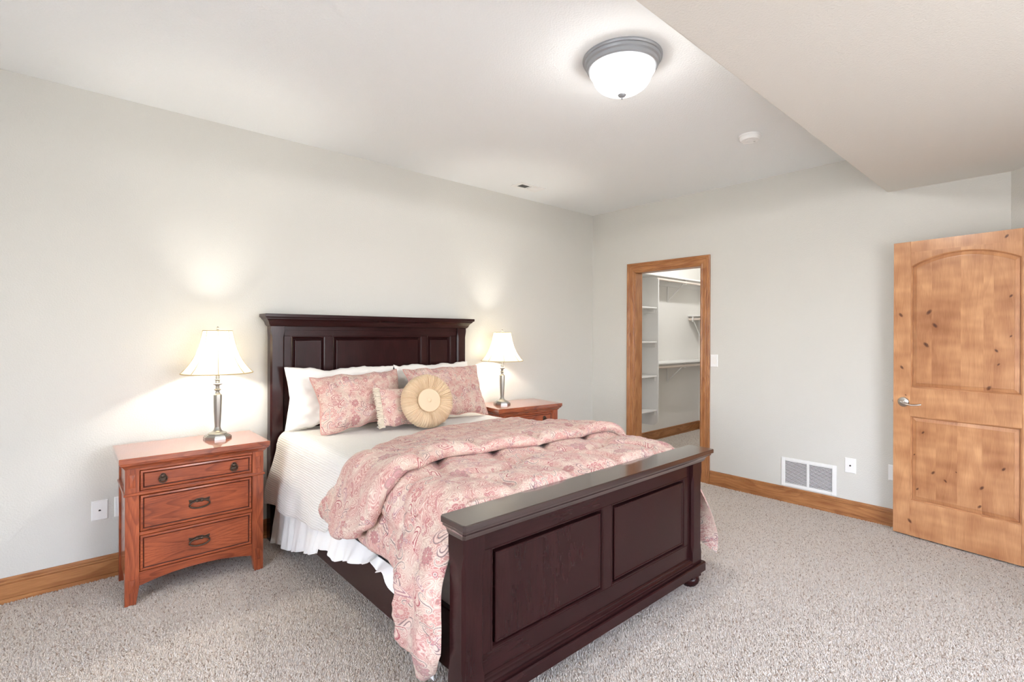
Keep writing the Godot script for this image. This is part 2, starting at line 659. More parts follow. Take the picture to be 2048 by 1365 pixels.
func _ready() -> void:
	rng.seed = 5
	# camera
	var cam := Camera3D.new()
	cam.name = "camera"
	add_child(cam)
	var yaw := deg_to_rad(48.2482)
	var pit := deg_to_rad(0.0476)
	var rol := deg_to_rad(0.183)
	var fw := Vector3(cos(yaw) * cos(pit), -sin(pit), -sin(yaw) * cos(pit))
	var rt := Vector3(sin(yaw), 0, cos(yaw))
	var up := rt.cross(fw)
	cam.transform = Transform3D(Basis(rt * cos(rol) + up * sin(rol), up * cos(rol) - rt * sin(rol), -fw), Vector3(-4.50338, 1.38946, 3.6682))
	var near := 0.05
	cam.projection = Camera3D.PROJECTION_FRUSTUM
	cam.keep_aspect = Camera3D.KEEP_HEIGHT
	cam.set_frustum(near * 1365.0 / 1007.13, Vector2(0, -12.75 / 1007.13 * near), near, 60.0)
	cam.current = true
	# sky and exposure
	var env := Environment.new()
	env.background_mode = Environment.BG_SKY
	var sky := Sky.new()
	var sm := ProceduralSkyMaterial.new()
	sm.sky_top_color = Color(0.71, 0.77, 0.88)
	sm.sky_horizon_color = Color(0.93, 0.93, 0.93)
	sm.ground_bottom_color = Color(0.67, 0.67, 0.67)
	sm.ground_horizon_color = Color(0.80, 0.81, 0.82)
	sm.sky_energy_multiplier = 3.6
	sm.ground_energy_multiplier = 3.3
	sky.sky_material = sm
	env.sky = sky
	env.tonemap_mode = Environment.TONE_MAPPER_LINEAR
	env.tonemap_exposure = 1.07
	env.sdfgi_enabled = true
	env.ssao_enabled = true
	env.ssil_enabled = true
	var we := WorldEnvironment.new()
	we.name = "world_environment"
	we.environment = env
	add_child(we)

	materials()
	room()
	closet()
	carpet()
	trims()
	bed()
	bedding()
	var ns := nightstand("reddish wood nightstand with three drawers standing left of the bed")
	ns.position = Vector3(-3.9415, 0, 0.285)
	var ns2 := ns.duplicate()
	ns2.name = "nightstand_001"
	add_child(ns2)
	ns2.set_meta("label", "wood nightstand on the far side of the bed, mostly hidden by the bedding")
	ns2.rotation.y = deg_to_rad(-6.0)
	ns2.position = Vector3(-1.4015, 0, 0.268)
	var tl := table_lamp("tall pewter table lamp with cream bell shade on the nightstand left of the bed")
	tl.position = Vector3(-3.8045, 0.757, 0.218)
	var tr := table_lamp("pewter table lamp with cream bell shade on the nightstand beyond the bed")
	tr.position = Vector3(-1.545, 0.757, 0.222)
	tr.rotation.y = deg_to_rad(20)
	fittings()
	door()

func wall_hole(called: String, a: Vector3, along: Vector3, length: float, height: float, out: Vector3, thick: float, holes: Array, m: Material) -> void:
	# a wall of thickness thick from a, with holes [from, to, bottom, top] along it
	var b := B.new()
	var xs := [0.0, length]
	for h in holes:
		xs.append(h[0]); xs.append(h[1])
	xs.sort()
	for i in range(xs.size() - 1):
		var u0: float = xs[i]
		var u1: float = xs[i + 1]
		if u1 - u0 < 1e-4:
			continue
		var spans := [[0.0, height]]
		for h in holes:
			if u0 > h[0] - 1e-4 and u1 < h[1] + 1e-4:
				spans = []
				if h[2] > 0.0:
					spans.append([0.0, h[2]])
				if h[3] < height:
					spans.append([h[3], height])
		for s in spans:
			var l0 := PackedVector3Array()
			var l1 := PackedVector3Array()
			for q in [[u0, s[0]], [u1, s[0]], [u1, s[1]], [u0, s[1]]]:
				var pt: Vector3 = a + along * q[0] + Vector3.UP * q[1]
				l0.push_back(pt)
				l1.push_back(pt + out * thick)
			b.loft([l0, l1])
	struct(part(called, b, m))

func room() -> void:
	var y0 := -0.02
	wall_hole("wall_left", Vector3(-6.4, y0, 0), Vector3.RIGHT, 6.4, 2.76, Vector3.FORWARD, 0.12, [], M.wall)
	wall_hole("wall_back", Vector3(0, y0, -0.12), Vector3.BACK, 3.52, 2.76, Vector3.RIGHT, 0.115, [[0.12 + 0.562, 0.12 + 1.312, 0.0, 2.07]], M.wall)
	var dg := Vector3(-1, 0, 1).normalized()
	wall_hole("wall_corner", Vector3(0, y0, 3.39), dg, 2.2, 2.76, Vector3(1, 0, 1).normalized(), 0.115, [[0.34, 1.11, 0.0, 2.075]], M.wall)
	wall_hole("wall_right", Vector3(-1.5, y0, 4.94), Vector3.LEFT, 4.9, 2.76, Vector3.BACK, 0.15, [[0.3, 2.1, 0.07, 2.22]], M.wall)
	wall_hole("wall_front", Vector3(-6.4, y0, 5.09), Vector3.FORWARD, 5.21, 2.76, Vector3.LEFT, 0.15, [[0.79, 2.99, 0.32, 2.22]], M.wall)
	# hallway beyond the doorway in the corner wall
	var b := B.new()
	b.box(Vector3(-1.4, y0, 5.9), Vector3(2.0, 2.74, 6.0))
	b.box(Vector3(1.9, y0, 3.3), Vector3(2.0, 2.74, 6.0))
	b.box(Vector3(-1.6, y0, 4.95), Vector3(-1.5, 2.74, 6.0))
	b.box(Vector3(0.1, y0, 3.3), Vector3(2.0, 2.74, 3.4))
	struct(part("wall_hall", b, M.wall))
	b = B.new()
	b.box(Vector3(-6.55, 2.74, -0.12), Vector3(2.6, 2.86, 6.0))
	var c := struct(part("ceiling", b, M.ceiling))
	b = B.new()
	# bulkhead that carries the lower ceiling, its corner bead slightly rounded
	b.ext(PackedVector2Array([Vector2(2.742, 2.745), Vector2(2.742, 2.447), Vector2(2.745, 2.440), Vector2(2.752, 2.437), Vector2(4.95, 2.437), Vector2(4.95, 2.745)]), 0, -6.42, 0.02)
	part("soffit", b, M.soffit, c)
	b = B.new()
	b.box(Vector3(-6.55, -0.12, -0.12), Vector3(2.6, -0.010, 6.0))
	struct(part("floor", b, M.carpet_back))
	# windows behind the camera: frames, mullions and panes
	window("window_1", Transform3D(Basis(Vector3.LEFT, Vector3.UP, Vector3.FORWARD), Vector3(-1.8, 0.05, 5.03)), 1.8, 2.15, 2)
	window("window_2", Transform3D(Basis(Vector3.FORWARD, Vector3.UP, Vector3.RIGHT), Vector3(-6.49, 0.30, 4.30)), 2.2, 1.9, 3)

func window(called: String, tr: Transform3D, w: float, h: float, panes: int) -> void:
	var wd := node(called)
	struct(wd)
	wd.transform = tr
	var b := B.new()
	b.box(Vector3(0, 0, -0.03), Vector3(w, 0.06, 0.03), 0.003)
	b.box(Vector3(0, h - 0.06, -0.03), Vector3(w, h, 0.03), 0.003)
	for i in panes + 1:
		var x := (w - 0.06) * i / panes
		b.box(Vector3(x, 0.05, -0.03), Vector3(x + 0.06, h - 0.05, 0.03), 0.003)
	part("window_frame", b, M.white_paint, wd)
	var gl := mat(Color(0.95, 0.97, 0.97, 0.06), 0.02)
	gl.transparency = BaseMaterial3D.TRANSPARENCY_ALPHA
	for i in panes:
		var x := (w - 0.06) * i / panes
		b = B.new()
		b.box(Vector3(x + 0.058, 0.058, -0.002), Vector3(x + 0.002 + (w - 0.06) / panes, h - 0.058, 0.002))
		part("pane", b, gl, wd)

func profile_base() -> PackedVector2Array:
	# [out from the wall, height]
	return PackedVector2Array([Vector2(0, -0.012), Vector2(0.017, -0.012), Vector2(0.017, 0.0215), Vector2(0.011, 0.0225), Vector2(0.011, 0.0265), Vector2(0.016, 0.0275), Vector2(0.016, 0.0915), Vector2(0.0135, 0.0945), Vector2(0.0075, 0.0955), Vector2(0.0075, 0.0985), Vector2(0.0115, 0.0995), Vector2(0.0135, 0.1030), Vector2(0.0120, 0.1070), Vector2(0.0070, 0.1085), Vector2(0.0068, 0.1110), Vector2(0.0095, 0.1120), Vector2(0.0105, 0.1160), Vector2(0.0090, 0.1220), Vector2(0.0045, 0.1265), Vector2(0, 0.1265)])

func baseboard(called: String, from: Vector3, to: Vector3, out: Vector3) -> void:
	var b := B.new()
	var l0 := PackedVector3Array()
	var l1 := PackedVector3Array()
	for q in profile_base():
		l0.push_back(from + out * q.x + Vector3.UP * q.y)
		l1.push_back(to + out * q.x + Vector3.UP * q.y)
	b.loft([l0, l1])
	b.grain = 0 if absf(out.z) > 0.5 else 2
	struct(part(called, b, M.trim, self, 30.0))

func trims() -> void:
	baseboard("baseboard_left", Vector3(-6.4, 0, 0), Vector3(0, 0, 0), Vector3.BACK)
	baseboard("baseboard_back", Vector3(0, 0, 1.402), Vector3(0, 0, 3.39), Vector3.LEFT)
	baseboard("baseboard_back_corner", Vector3(0, 0, 0), Vector3(0, 0, 0.478), Vector3.LEFT)
	baseboard("baseboard_closet_left", Vector3(0.13, 0, -0.04), Vector3(2.494, 0, -0.04), Vector3.BACK)
	baseboard("baseboard_closet_back", Vector3(2.494, 0, -0.04), Vector3(2.494, 0, 2.2), Vector3.LEFT)
	# casing round the closet opening, mitred at the corners; profile [across, out]
	var prof := [[0.0, 0.0], [0.0, 0.011], [0.006, 0.014], [0.012, 0.012], [0.016, 0.010], [0.020, 0.0135], [0.046, 0.0155], [0.050, 0.0125], [0.054, 0.0125], [0.058, 0.0165], [0.066, 0.0165], [0.070, 0.0135], [0.074, 0.0175], [0.084, 0.019], [0.089, 0.017], [0.089, 0.0]]
	var t := node("trim_1")
	struct(t)
	t.set_meta("label", "stained wood casing and jamb around the closet doorway")
	var zl := 0.567
	var zr := 1.309
	var yt := 2.049
	var legs := [[[zl, -0.01, -1, 0], [zl, yt, -1, 1]], [[zl, yt, -1, 1], [zr, yt, 1, 1]], [[zr, yt, 1, 1], [zr, -0.01, 1, 0]]]
	for lg in legs:
		var b := B.new()
		var loops := []
		for nd in lg:
			var l := PackedVector3Array()
			for q in prof:
				l.push_back(Vector3(-q[1], nd[1] + nd[3] * q[0], nd[0] + nd[2] * q[0]))
			loops.append(l)
		b.loft(loops)
		b.grain = 2 if lg[0][1] == lg[1][1] else 1
		part("casing", b, M.trim, t, 28.0)
	var b := B.new()
	b.box(Vector3(-0.004, -0.01, zl - 0.008), Vector3(0.122, yt + 0.006, zl + 0.010), 0.002)
	part("jamb", b, M.trim, t)
	b = B.new()
	b.box(Vector3(-0.004, -0.01, zr - 0.010), Vector3(0.122, yt + 0.006, zr + 0.008), 0.002)
	part("jamb", b, M.trim, t)
	b = B.new()
	b.grain = 2
	b.box(Vector3(-0.004, yt - 0.010, zl), Vector3(0.122, yt + 0.006, zr), 0.002)
	part("jamb", b, M.trim, t)

func closet() -> void:
	var y0 := -0.02
	var b := B.new()
	b.box(Vector3(0.1, y0, -0.13), Vector3(2.6, 2.745, -0.04))
	struct(part("wall_closet_left", b, M.closet))
	b = B.new()
	b.box(Vector3(2.494, y0, -0.13), Vector3(2.6, 2.745, 2.3))
	struct(part("wall_closet_back", b, M.closet))
	b = B.new()
	b.box(Vector3(0.115, y0, 2.2), Vector3(2.6, 2.745, 2.3))
	struct(part("wall_closet_right", b, M.closet))
	var W: Material = M.white_paint
	# shelf tower beside the door: one upright with cut corners, shelves on cleats
	var t := node("shelf_tower")
	tag(t, "white closet shelf tower with an upright side panel and open corner shelves", "shelves")
	var px := 0.936
	b = B.new()
	b.ext(PackedVector2Array([Vector2(-0.039, 0.272), Vector2(0.205, 0.272), Vector2(0.26, 0.318), Vector2(0.26, 2.072), Vector2(0.205, 2.108), Vector2(-0.039, 2.108)]), 0, px, px + 0.018)
	part("side_panel", b, W, t)
	for y in [1.727, 1.308, 0.890, 0.470]:
		b = B.new()
		b.box(Vector3(0.118, y - 0.018, -0.039), Vector3(px, y, 0.245), 0.002)
		part("shelf", b, W, t)
		b = B.new()
		b.box(Vector3(px - 0.018, y - 0.068, -0.039), Vector3(px, y - 0.0185, 0.225), 0.001)
		part("cleat", b, W, t)
	for q in [[2.129, 2.080, "upper", "upper white closet shelf with hanging rod, near the closet ceiling"], [1.040, 0.982, "lower", "lower white closet shelf with hanging rod, at hip height in the closet"]]:
		var y: float = q[0]
		t = node("closet_shelf")
		tag(t, q[3], "closet shelf", "closet shelves with rods")
		b = B.new()
		var x0 := px + 0.0185 if q[2] == "lower" else 0.118
		b.box(Vector3(x0, y - 0.018, -0.039), Vector3(2.493, y, 0.262), 0.002)
		part("shelf_board", b, W, t)
		b = B.new()
		b.box(Vector3(px + 0.019, y - 0.085, -0.039), Vector3(2.493, y - 0.0185, -0.021), 0.001)
		part("cleat", b, W, t)
		b = B.new()
		b.lathe(Vector3(px + 0.0185, q[1], 0.225), [[0.0165, 0.0], [0.0165, 2.493 - px - 0.0185]], 16, 0)
		part("hanging_rod", b, mat(rgb8(232, 218, 206), 0.45), t)
		# bracket: wall plate, arm and brace with a hook for the rod
		for bx in [1.64]:
			b = B.new()
			b.box(Vector3(bx - 0.012, y - 0.30, -0.0385), Vector3(bx + 0.012, y - 0.019, -0.030), 0.002)
			b.box(Vector3(bx - 0.008, y - 0.034, -0.034), Vector3(bx + 0.008, y - 0.0185, 0.24), 0.002)
			b.tube(PackedVector3Array([Vector3(bx, y - 0.29, -0.03), Vector3(bx, y - 0.25, 0.0), Vector3(bx, y - 0.09, 0.17), Vector3(bx, y - 0.035, 0.21)]), 0.008, 6)
			var hook := PackedVector3Array()
			for i in 9:
				var a := PI * 0.5 + PI * 1.2 * i / 8.0
				hook.push_back(Vector3(bx, q[1] + 0.024 * -sin(a) * -1.0, 0.225) + Vector3(0, 0, 0.024 * cos(a)))
			b.tube(hook, 0.006, 6)
			part("bracket", b, W, t)
	# shelf on the closet's end wall, seen from its side
	t = node("closet_shelf")
	tag(t, "white closet shelf and rod on a sloping brace at the right of the closet", "closet shelf", "closet shelves with rods")
	b = B.new()
	b.box(Vector3(2.180, 1.650, -0.038), Vector3(2.493, 1.668, 2.199), 0.002)
	part("shelf_board", b, W, t)
	b = B.new()
	b.lathe(Vector3(2.212, 1.612, -0.036), [[0.0165, 0.0], [0.0165, 2.23]], 16, 2)
	part("hanging_rod", b, mat(rgb8(232, 218, 206), 0.45), t)
	for bz in [0.03, 1.2]:
		b = B.new()
		b.box(Vector3(2.19, 1.632, bz - 0.008), Vector3(2.49, 1.6495, bz + 0.008), 0.002)
		b.box(Vector3(2.484, 1.25, bz - 0.012), Vector3(2.4935, 1.6495, bz + 0.012), 0.002)
		b.tube(PackedVector3Array([Vector3(2.487, 1.27, bz), Vector3(2.24, 1.575, bz), Vector3(2.185, 1.582, bz)]), 0.008, 6)
		b.lathe(Vector3(2.212, 1.612, bz - 0.009), [[0.026, 0.0], [0.026, 0.018]], 14, 2)
		part("bracket", b, W, t)
	# small closet ceiling light
	t = node("closet_light")
	tag(t, "small round ceiling light inside the closet, above the shelves", "ceiling light")
	t.position = Vector3(1.35, 2.74, 0.95)
	b = B.new()
	b.lathe(Vector3.ZERO, [[0.11, 0.0], [0.11, -0.02], [0.10, -0.03]], 28)
	part("pan", b, M.nickel, t)
	b = B.new()
	var pr := []
	for i in 9:
		var a := PI * 0.5 * i / 8.0
		pr.append([0.098 * cos(a), -0.028 - 0.075 * sin(a)])
	b.lathe(Vector3.ZERO, pr, 28)
	var g := mat(rgb8(250, 246, 238), 0.4)
	g.emission_enabled = true
	g.emission = Color(1.0, 0.95, 0.88)
	g.emission_energy_multiplier = 1.5
	part("glass_dome", b, g, t)
	lamp_light("closet_bulb_light", t, Vector3(0, -0.065, 0), C_WARM, E_CLOSET, 0.05)

func carpet() -> void:
	var fl := get_node("floor")
	var r := RandomNumberGenerator.new()
	r.seed = 99
	var size := 0.24
	var tiles := []
	for variant in 4:
		var n := 43
		var vv := PackedVector3Array()
		var cc := PackedColorArray()
		var idx := PackedInt32Array()
		var step := size / n
		for j in n:
			for i in n:
				var x := (i + 0.5 + r.randf_range(-0.5, 0.5)) * step - size / 2
				var z := (j + 0.5 + r.randf_range(-0.5, 0.5)) * step - size / 2
				var hgt := r.randf_range(0.0105, 0.0155)
				var rad := r.randf_range(0.0028, 0.0043)
				var lean := Vector3(r.randf_range(-1, 1), 0, r.randf_range(-1, 1)) * 0.0062
				var tw := r.randf() * TAU
				var tone := r.randf_range(0.90, 1.05)
				var c := rgb8(246, 233, 220)
				var q := r.randf()
				if q < 0.065:
					c = rgb8(194, 171, 153)
				elif q < 0.2:
					c = rgb8(232, 215, 201)
				elif q > 0.9:
					c = rgb8(250, 241, 232)
				c = c.srgb_to_linear() * tone
				c.a = 1.0
				var o := vv.size()
				for lv in 3:
					var k := [0.0, 0.55, 1.0][lv] as float
					var rr := rad * ([0.8, 1.15, 0.55][lv] as float)
					for e in 3:
						var a := tw + TAU * e / 3.0 + k * 1.1
						vv.push_back(Vector3(x, -0.011 + hgt * k, z) + lean * k * k + Vector3(cos(a), 0, sin(a)) * rr)
						cc.push_back(c)
				for lv in 2:
					for e in 3:
						var a := o + lv * 3 + e
						var b := o + lv * 3 + (e + 1) % 3
						idx.append_array(PackedInt32Array([a, a + 3, b + 3, a, b + 3, b]))
				idx.append_array(PackedInt32Array([o + 6, o + 8, o + 7]))
		var uu := PackedVector2Array()
		uu.resize(vv.size())
		var m := indexed(vv, uu, idx)
		var arr := m.surface_get_arrays(0)
		arr[Mesh.ARRAY_COLOR] = cc
		arr[Mesh.ARRAY_TEX_UV] = null
		var nrm: PackedVector3Array = arr[Mesh.ARRAY_NORMAL]
		for k in nrm.size():
			nrm[k] = (nrm[k] * 0.4 + Vector3.UP).normalized()
		arr[Mesh.ARRAY_NORMAL] = nrm
		m = ArrayMesh.new()
		m.add_surface_from_arrays(Mesh.PRIMITIVE_TRIANGLES, arr)
		tiles.append(m)
	var spots := [[], [], [], []]
	var put_tile := func(x: float, z: float) -> void:
		var tr := Transform3D(Basis(Vector3.UP, PI / 2 * r.randi_range(0, 3)), Vector3(x, 0, z))
		spots[r.randi_range(0, 3)].append(tr)
	for i in range(0, 25):
		for j in range(0, 20):
			var x := -0.10 - i * size
			var z := 0.10 + j * size
			if x > -3.2 and x < -2.1 and z > 0.3 and z < 1.9:
				continue
			if x + z > 3.55:
				continue
			put_tile.call(x, z)
	for i in 10:
		for j in 9:
			put_tile.call(0.24 + i * size, 0.08 + j * size)
	for j in 3:
		put_tile.call(0.06, 0.70 + j * size)
	for v in 4:
		var mm := MultiMesh.new()
		mm.transform_format = MultiMesh.TRANSFORM_3D
		mm.mesh = tiles[v]
		mm.instance_count = spots[v].size()
		for k in spots[v].size():
			mm.set_instance_transform(k, spots[v][k])
		var mi := MultiMeshInstance3D.new()
		mi.name = "carpet_pile"
		mi.multimesh = mm
		mi.material_override = M.pile
		mi.set_meta("kind", "stuff")
		fl.add_child(mi, true)

# ------------------------------------------------------------------ bed
func frame_outline(x0: float, x1: float, y0: float, y1: float, z: float, dir := 1.0) -> Callable:
	return func(inset: float, h: float) -> PackedVector3Array:
		return PackedVector3Array([Vector3(x0 + inset, y0 + inset, z + h * dir), Vector3(x1 - inset, y0 + inset, z + h * dir), Vector3(x1 - inset, y1 - inset, z + h * dir), Vector3(x0 + inset, y1 - inset, z + h * dir)])

# flat frame face with rectangular openings, made of bars
func bars(b: B, xs: Array, z0: float, z1: float, e := 0.0) -> void:
	for q in xs:
		b.box(Vector3(q[0], q[2], z0), Vector3(q[1], q[3], z1), e)

func post(b: B, x0: float, x1: float, z0: float, z1: float, y0: float, y1: float, cham0: float, cham1: float) -> void:
	var rings := [[y0, 0.001], [cham0 - 0.05, 0.001], [cham0, 0.011], [cham1, 0.011], [cham1 + 0.05, 0.001], [y1, 0.001]]
	var loops := []
	for r in rings:
		loops.append(B.rect(x0, x1, z0, z1, r[0], r[1]))
	b.loft(loops)

func bed() -> void:
	var E: Material = M.espresso
	var t := node("bed")
	tag(t, "dark espresso wooden bed with panelled headboard and low footboard", "bed")
	# headboard
	var hb := node("headboard", t)
	for s in [-1.0, 1.0]:
		var b := B.new()
		var xo: float = BX + s * 0.805
		var xi: float = BX + s * 0.715
		post(b, minf(xo, xi), maxf(xo, xi), 0.022, 0.100, 0.0, 1.443, 0.72, 1.36)
		part("headboard_post", b, E, hb, 25.0)
	var b := B.new()
	b.grain = 0
	var x0 := BX - 0.715
	var x1 := BX + 0.715
	b.box(Vector3(x0, 1.372, 0.030), Vector3(x1, 1.443, 0.082), 0.0015)
	part("headboard_rail", b, E, hb)
	b = B.new()
	b.grain = 0
	b.box(Vector3(x0, 0.30, 0.030), Vector3(x1, 0.64, 0.078), 0.0015)
	part("headboard_rail", b, E, hb)
	b = B.new()
	b.grain = 0
	b.box(Vector3(x0, 1.412, 0.03), Vector3(x1, 1.4435, 0.086), 0.001)
	part("frieze_strip", b, E, hb)
	var stiles := [[x0, -3.333], [-3.095, -3.041], [-2.300, -2.241], [-2.009, x1]]
	for q in stiles:
		b = B.new()
		b.box(Vector3(q[0], 0.64, 0.030), Vector3(q[1], 1.372, 0.080), 0.0015)
		part("headboard_stile", b, E, hb)
	for q in [[-3.333, -3.095], [-3.041, -2.300], [-2.241, -2.009]]:
		b = B.new()
		b.panel(frame_outline(q[0], q[1], 0.64, 1.372, 0.080), [[0.0, -0.001], [0.004, -0.001], [0.010, -0.005], [0.013, -0.012], [0.020, -0.020], [0.0215, -0.020], [0.0225, -0.017], [0.030, -0.005], [0.033, -0.003], [0.037, -0.004]], Vector3.BACK)
		part("raised_panel", b, E, hb, 20.0)
	b = B.new()
	b.grain = 0
	b.cornice(BX - 0.805, BX + 0.805, 0.018, 0.100, [[1.438, 0.0], [1.441, 0.008], [1.446, 0.010], [1.4465, 0.014], [1.453, 0.017], [1.464, 0.021], [1.474, 0.028], [1.482, 0.037], [1.486, 0.041], [1.4865, 0.045], [1.494, 0.046], [1.4945, 0.052], [1.4985, 0.053], [1.499, 0.058], [1.501, 0.0595], [1.518, 0.060], [1.5205, 0.057]], 0.82)
	part("crown_moulding", b, E, hb, 22.0)
	# side rails
	for s in [-1.0, 1.0]:
		b = B.new()
		b.grain = 2
		var xa: float = BX + s * 0.752
		var xb: float = BX + s * 0.778
		b.box(Vector3(minf(xa, xb), 0.152, 0.098), Vector3(maxf(xa, xb), 0.375, 2.2), 0.004)
		part("side_rail", b, E, t)
	# footboard
	var fb := node("footboard", t)
	for s in [-1.0, 1.0]:
		b = B.new()
		var xo: float = BX + s * 0.8185
		var xi: float = BX + s * 0.7245
		post(b, minf(xo, xi), maxf(xo, xi), 2.190, 2.281, 0.05, 0.694, 0.235, 0.575)
		part("footboard_post", b, E, fb, 25.0)
		b = B.new()
		var pr := [[0.026, 0.086], [0.032, 0.076], [0.030, 0.070], [0.043, 0.060], [0.053, 0.045], [0.055, 0.033], [0.050, 0.018], [0.040, 0.006], [0.034, 0.0]]
		b.lathe(Vector3(BX + s * 0.768, 0, 2.236), pr, 30)
		part("bun_foot", b, E, fb, 50.0)
	x0 = BX - 0.7245
	x1 = BX + 0.7245
	b = B.new()
	b.grain = 0
	for q in [[0.616, 0.694], [0.09, 0.243]]:
		b = B.new()
		b.grain = 0
		b.box(Vector3(x0, q[0], 2.206), Vector3(x1, q[1], 2.262), 0.0015)
		part("footboard_rail", b, E, fb)
	for q in [[x0, -3.346], [-2.697, -2.637], [-1.996, x1]]:
		b = B.new()
		b.box(Vector3(q[0], 0.243, 2.206), Vector3(q[1], 0.616, 2.262), 0.0015)
		part("footboard_stile", b, E, fb)
	for q in [[-3.346, -2.697], [-2.637, -1.996]]:
		b = B.new()
		b.panel(frame_outline(q[0], q[1], 0.243, 0.616, 2.262), [[0.0, -0.001], [0.003, 0.0015], [0.006, 0.001], [0.010, -0.005], [0.012, -0.014], [0.017, -0.022], [0.019, -0.022], [0.0195, -0.018], [0.021, 0.000], [0.0235, 0.0025], [0.028, 0.0025], [0.031, 0.0]], Vector3.BACK)
		part("raised_panel", b, E, fb, 20.0)
		b = B.new()
		b.box(Vector3(q[0], 0.243, 2.208), Vector3(q[1], 0.616, 2.222))
		part("panel_back", b, E, fb)
	b = B.new()
	b.grain = 0
	# base mould above the plinth, between the posts
	b.ext(PackedVector2Array([Vector2(2.258, 0.125), Vector2(2.2835, 0.125), Vector2(2.2835, 0.134), Vector2(2.2785, 0.137), Vector2(2.281, 0.142), Vector2(2.281, 0.149), Vector2(2.277, 0.155), Vector2(2.271, 0.158), Vector2(2.270, 0.163), Vector2(2.264, 0.168), Vector2(2.258, 0.169)]), 0, x0, x1)
	part("base_moulding", b, E, fb, 30.0)
	b = B.new()
	b.grain = 0
	b.loft([B.rect(BX - 0.838, BX + 0.838, 2.176, 2.298, 0.079, 0.003), B.rect(BX - 0.838, BX + 0.838, 2.176, 2.298, 0.124, 0.003), B.rect(BX - 0.834, BX + 0.834, 2.180, 2.294, 0.129, 0.003)])
	part("plinth", b, E, fb)
	b = B.new()
	b.grain = 0
	b.cornice(BX - 0.8185, BX + 0.8185, 2.190, 2.281, [[0.684, 0.0], [0.688, 0.010], [0.694, 0.012], [0.6945, 0.016], [0.702, 0.018], [0.712, 0.024], [0.719, 0.033], [0.723, 0.037], [0.7235, 0.043], [0.7345, 0.045], [0.735, 0.052], [0.737, 0.0545], [0.754, 0.0545], [0.7575, 0.052]], 0.68, 0.008, 0.0)
	part("top_rail", b, M.polished, fb, 22.0)

# ------------------------------------------------------------------ bedding
const HW := 0.765           # half the mattress with sheets
const RC := 0.075           # its rounded shoulder
const YT := 0.735           # top of the mattress

# arc position s across the bed, z along it, n out of the surface, flare outwards where it hangs
func drape(s: float, z: float, n: float, flare := 0.0) -> Vector3:
	var a := absf(s)
	var sg := signf(s)
	var w := HW - RC
	if a <= w:
		return Vector3(BX + s, YT + n, z)
	var arc := RC * PI / 2
	if a < w + arc:
		var t := (a - w) / RC
		return Vector3(BX + sg * (w + sin(t) * (RC + n)), YT - RC + cos(t) * (RC + n), z)
	return Vector3(BX + sg * (HW + n + flare), YT - RC - (a - w - arc), z)

const S0 := HW - RC + RC * PI / 2    # where the hanging part starts

func lerps(x: float, pts: Array) -> float:
	if x <= pts[0][0]:
		return pts[0][1]
	for i in range(pts.size() - 1):
		if x <= pts[i + 1][0]:
			return lerpf(pts[i][1], pts[i + 1][1], (x - pts[i][0]) / (pts[i + 1][0] - pts[i][0]))
	return pts[-1][1]

func smooths(x: float, pts: Array) -> float:
	if x <= pts[0][0]:
		return pts[0][1]
	for i in range(pts.size() - 1):
		if x <= pts[i + 1][0]:
			return lerpf(pts[i][1], pts[i + 1][1], smoothstep(0, 1, (x - pts[i][0]) / (pts[i + 1][0] - pts[i][0])))
	return pts[-1][1]

# how far the quilting stitches pull the filling down at (s, z): 1 open, 0 at a seam
func quilt(s: float, z: float) -> float:
	var a := s + 0.17 + 0.055 * sin(z * 11.0 + 0.6)
	var b := z - 0.06 + 0.07 * cos(s * 9.4)
	var da := absf(fposmod(a, 0.34) - 0.17)
	var db := absf(fposmod(b, 0.36) - 0.18)
	var fa := 1.0 - exp(-pow((0.17 - da) / 0.022, 2.0) * 0.5)
	var fb := 1.0 - exp(-pow((0.18 - db) / 0.022, 2.0) * 0.5)
	return minf(fa, fb) * (0.75 + 0.25 * cos(da * 9.0) * cos(db * 9.0))

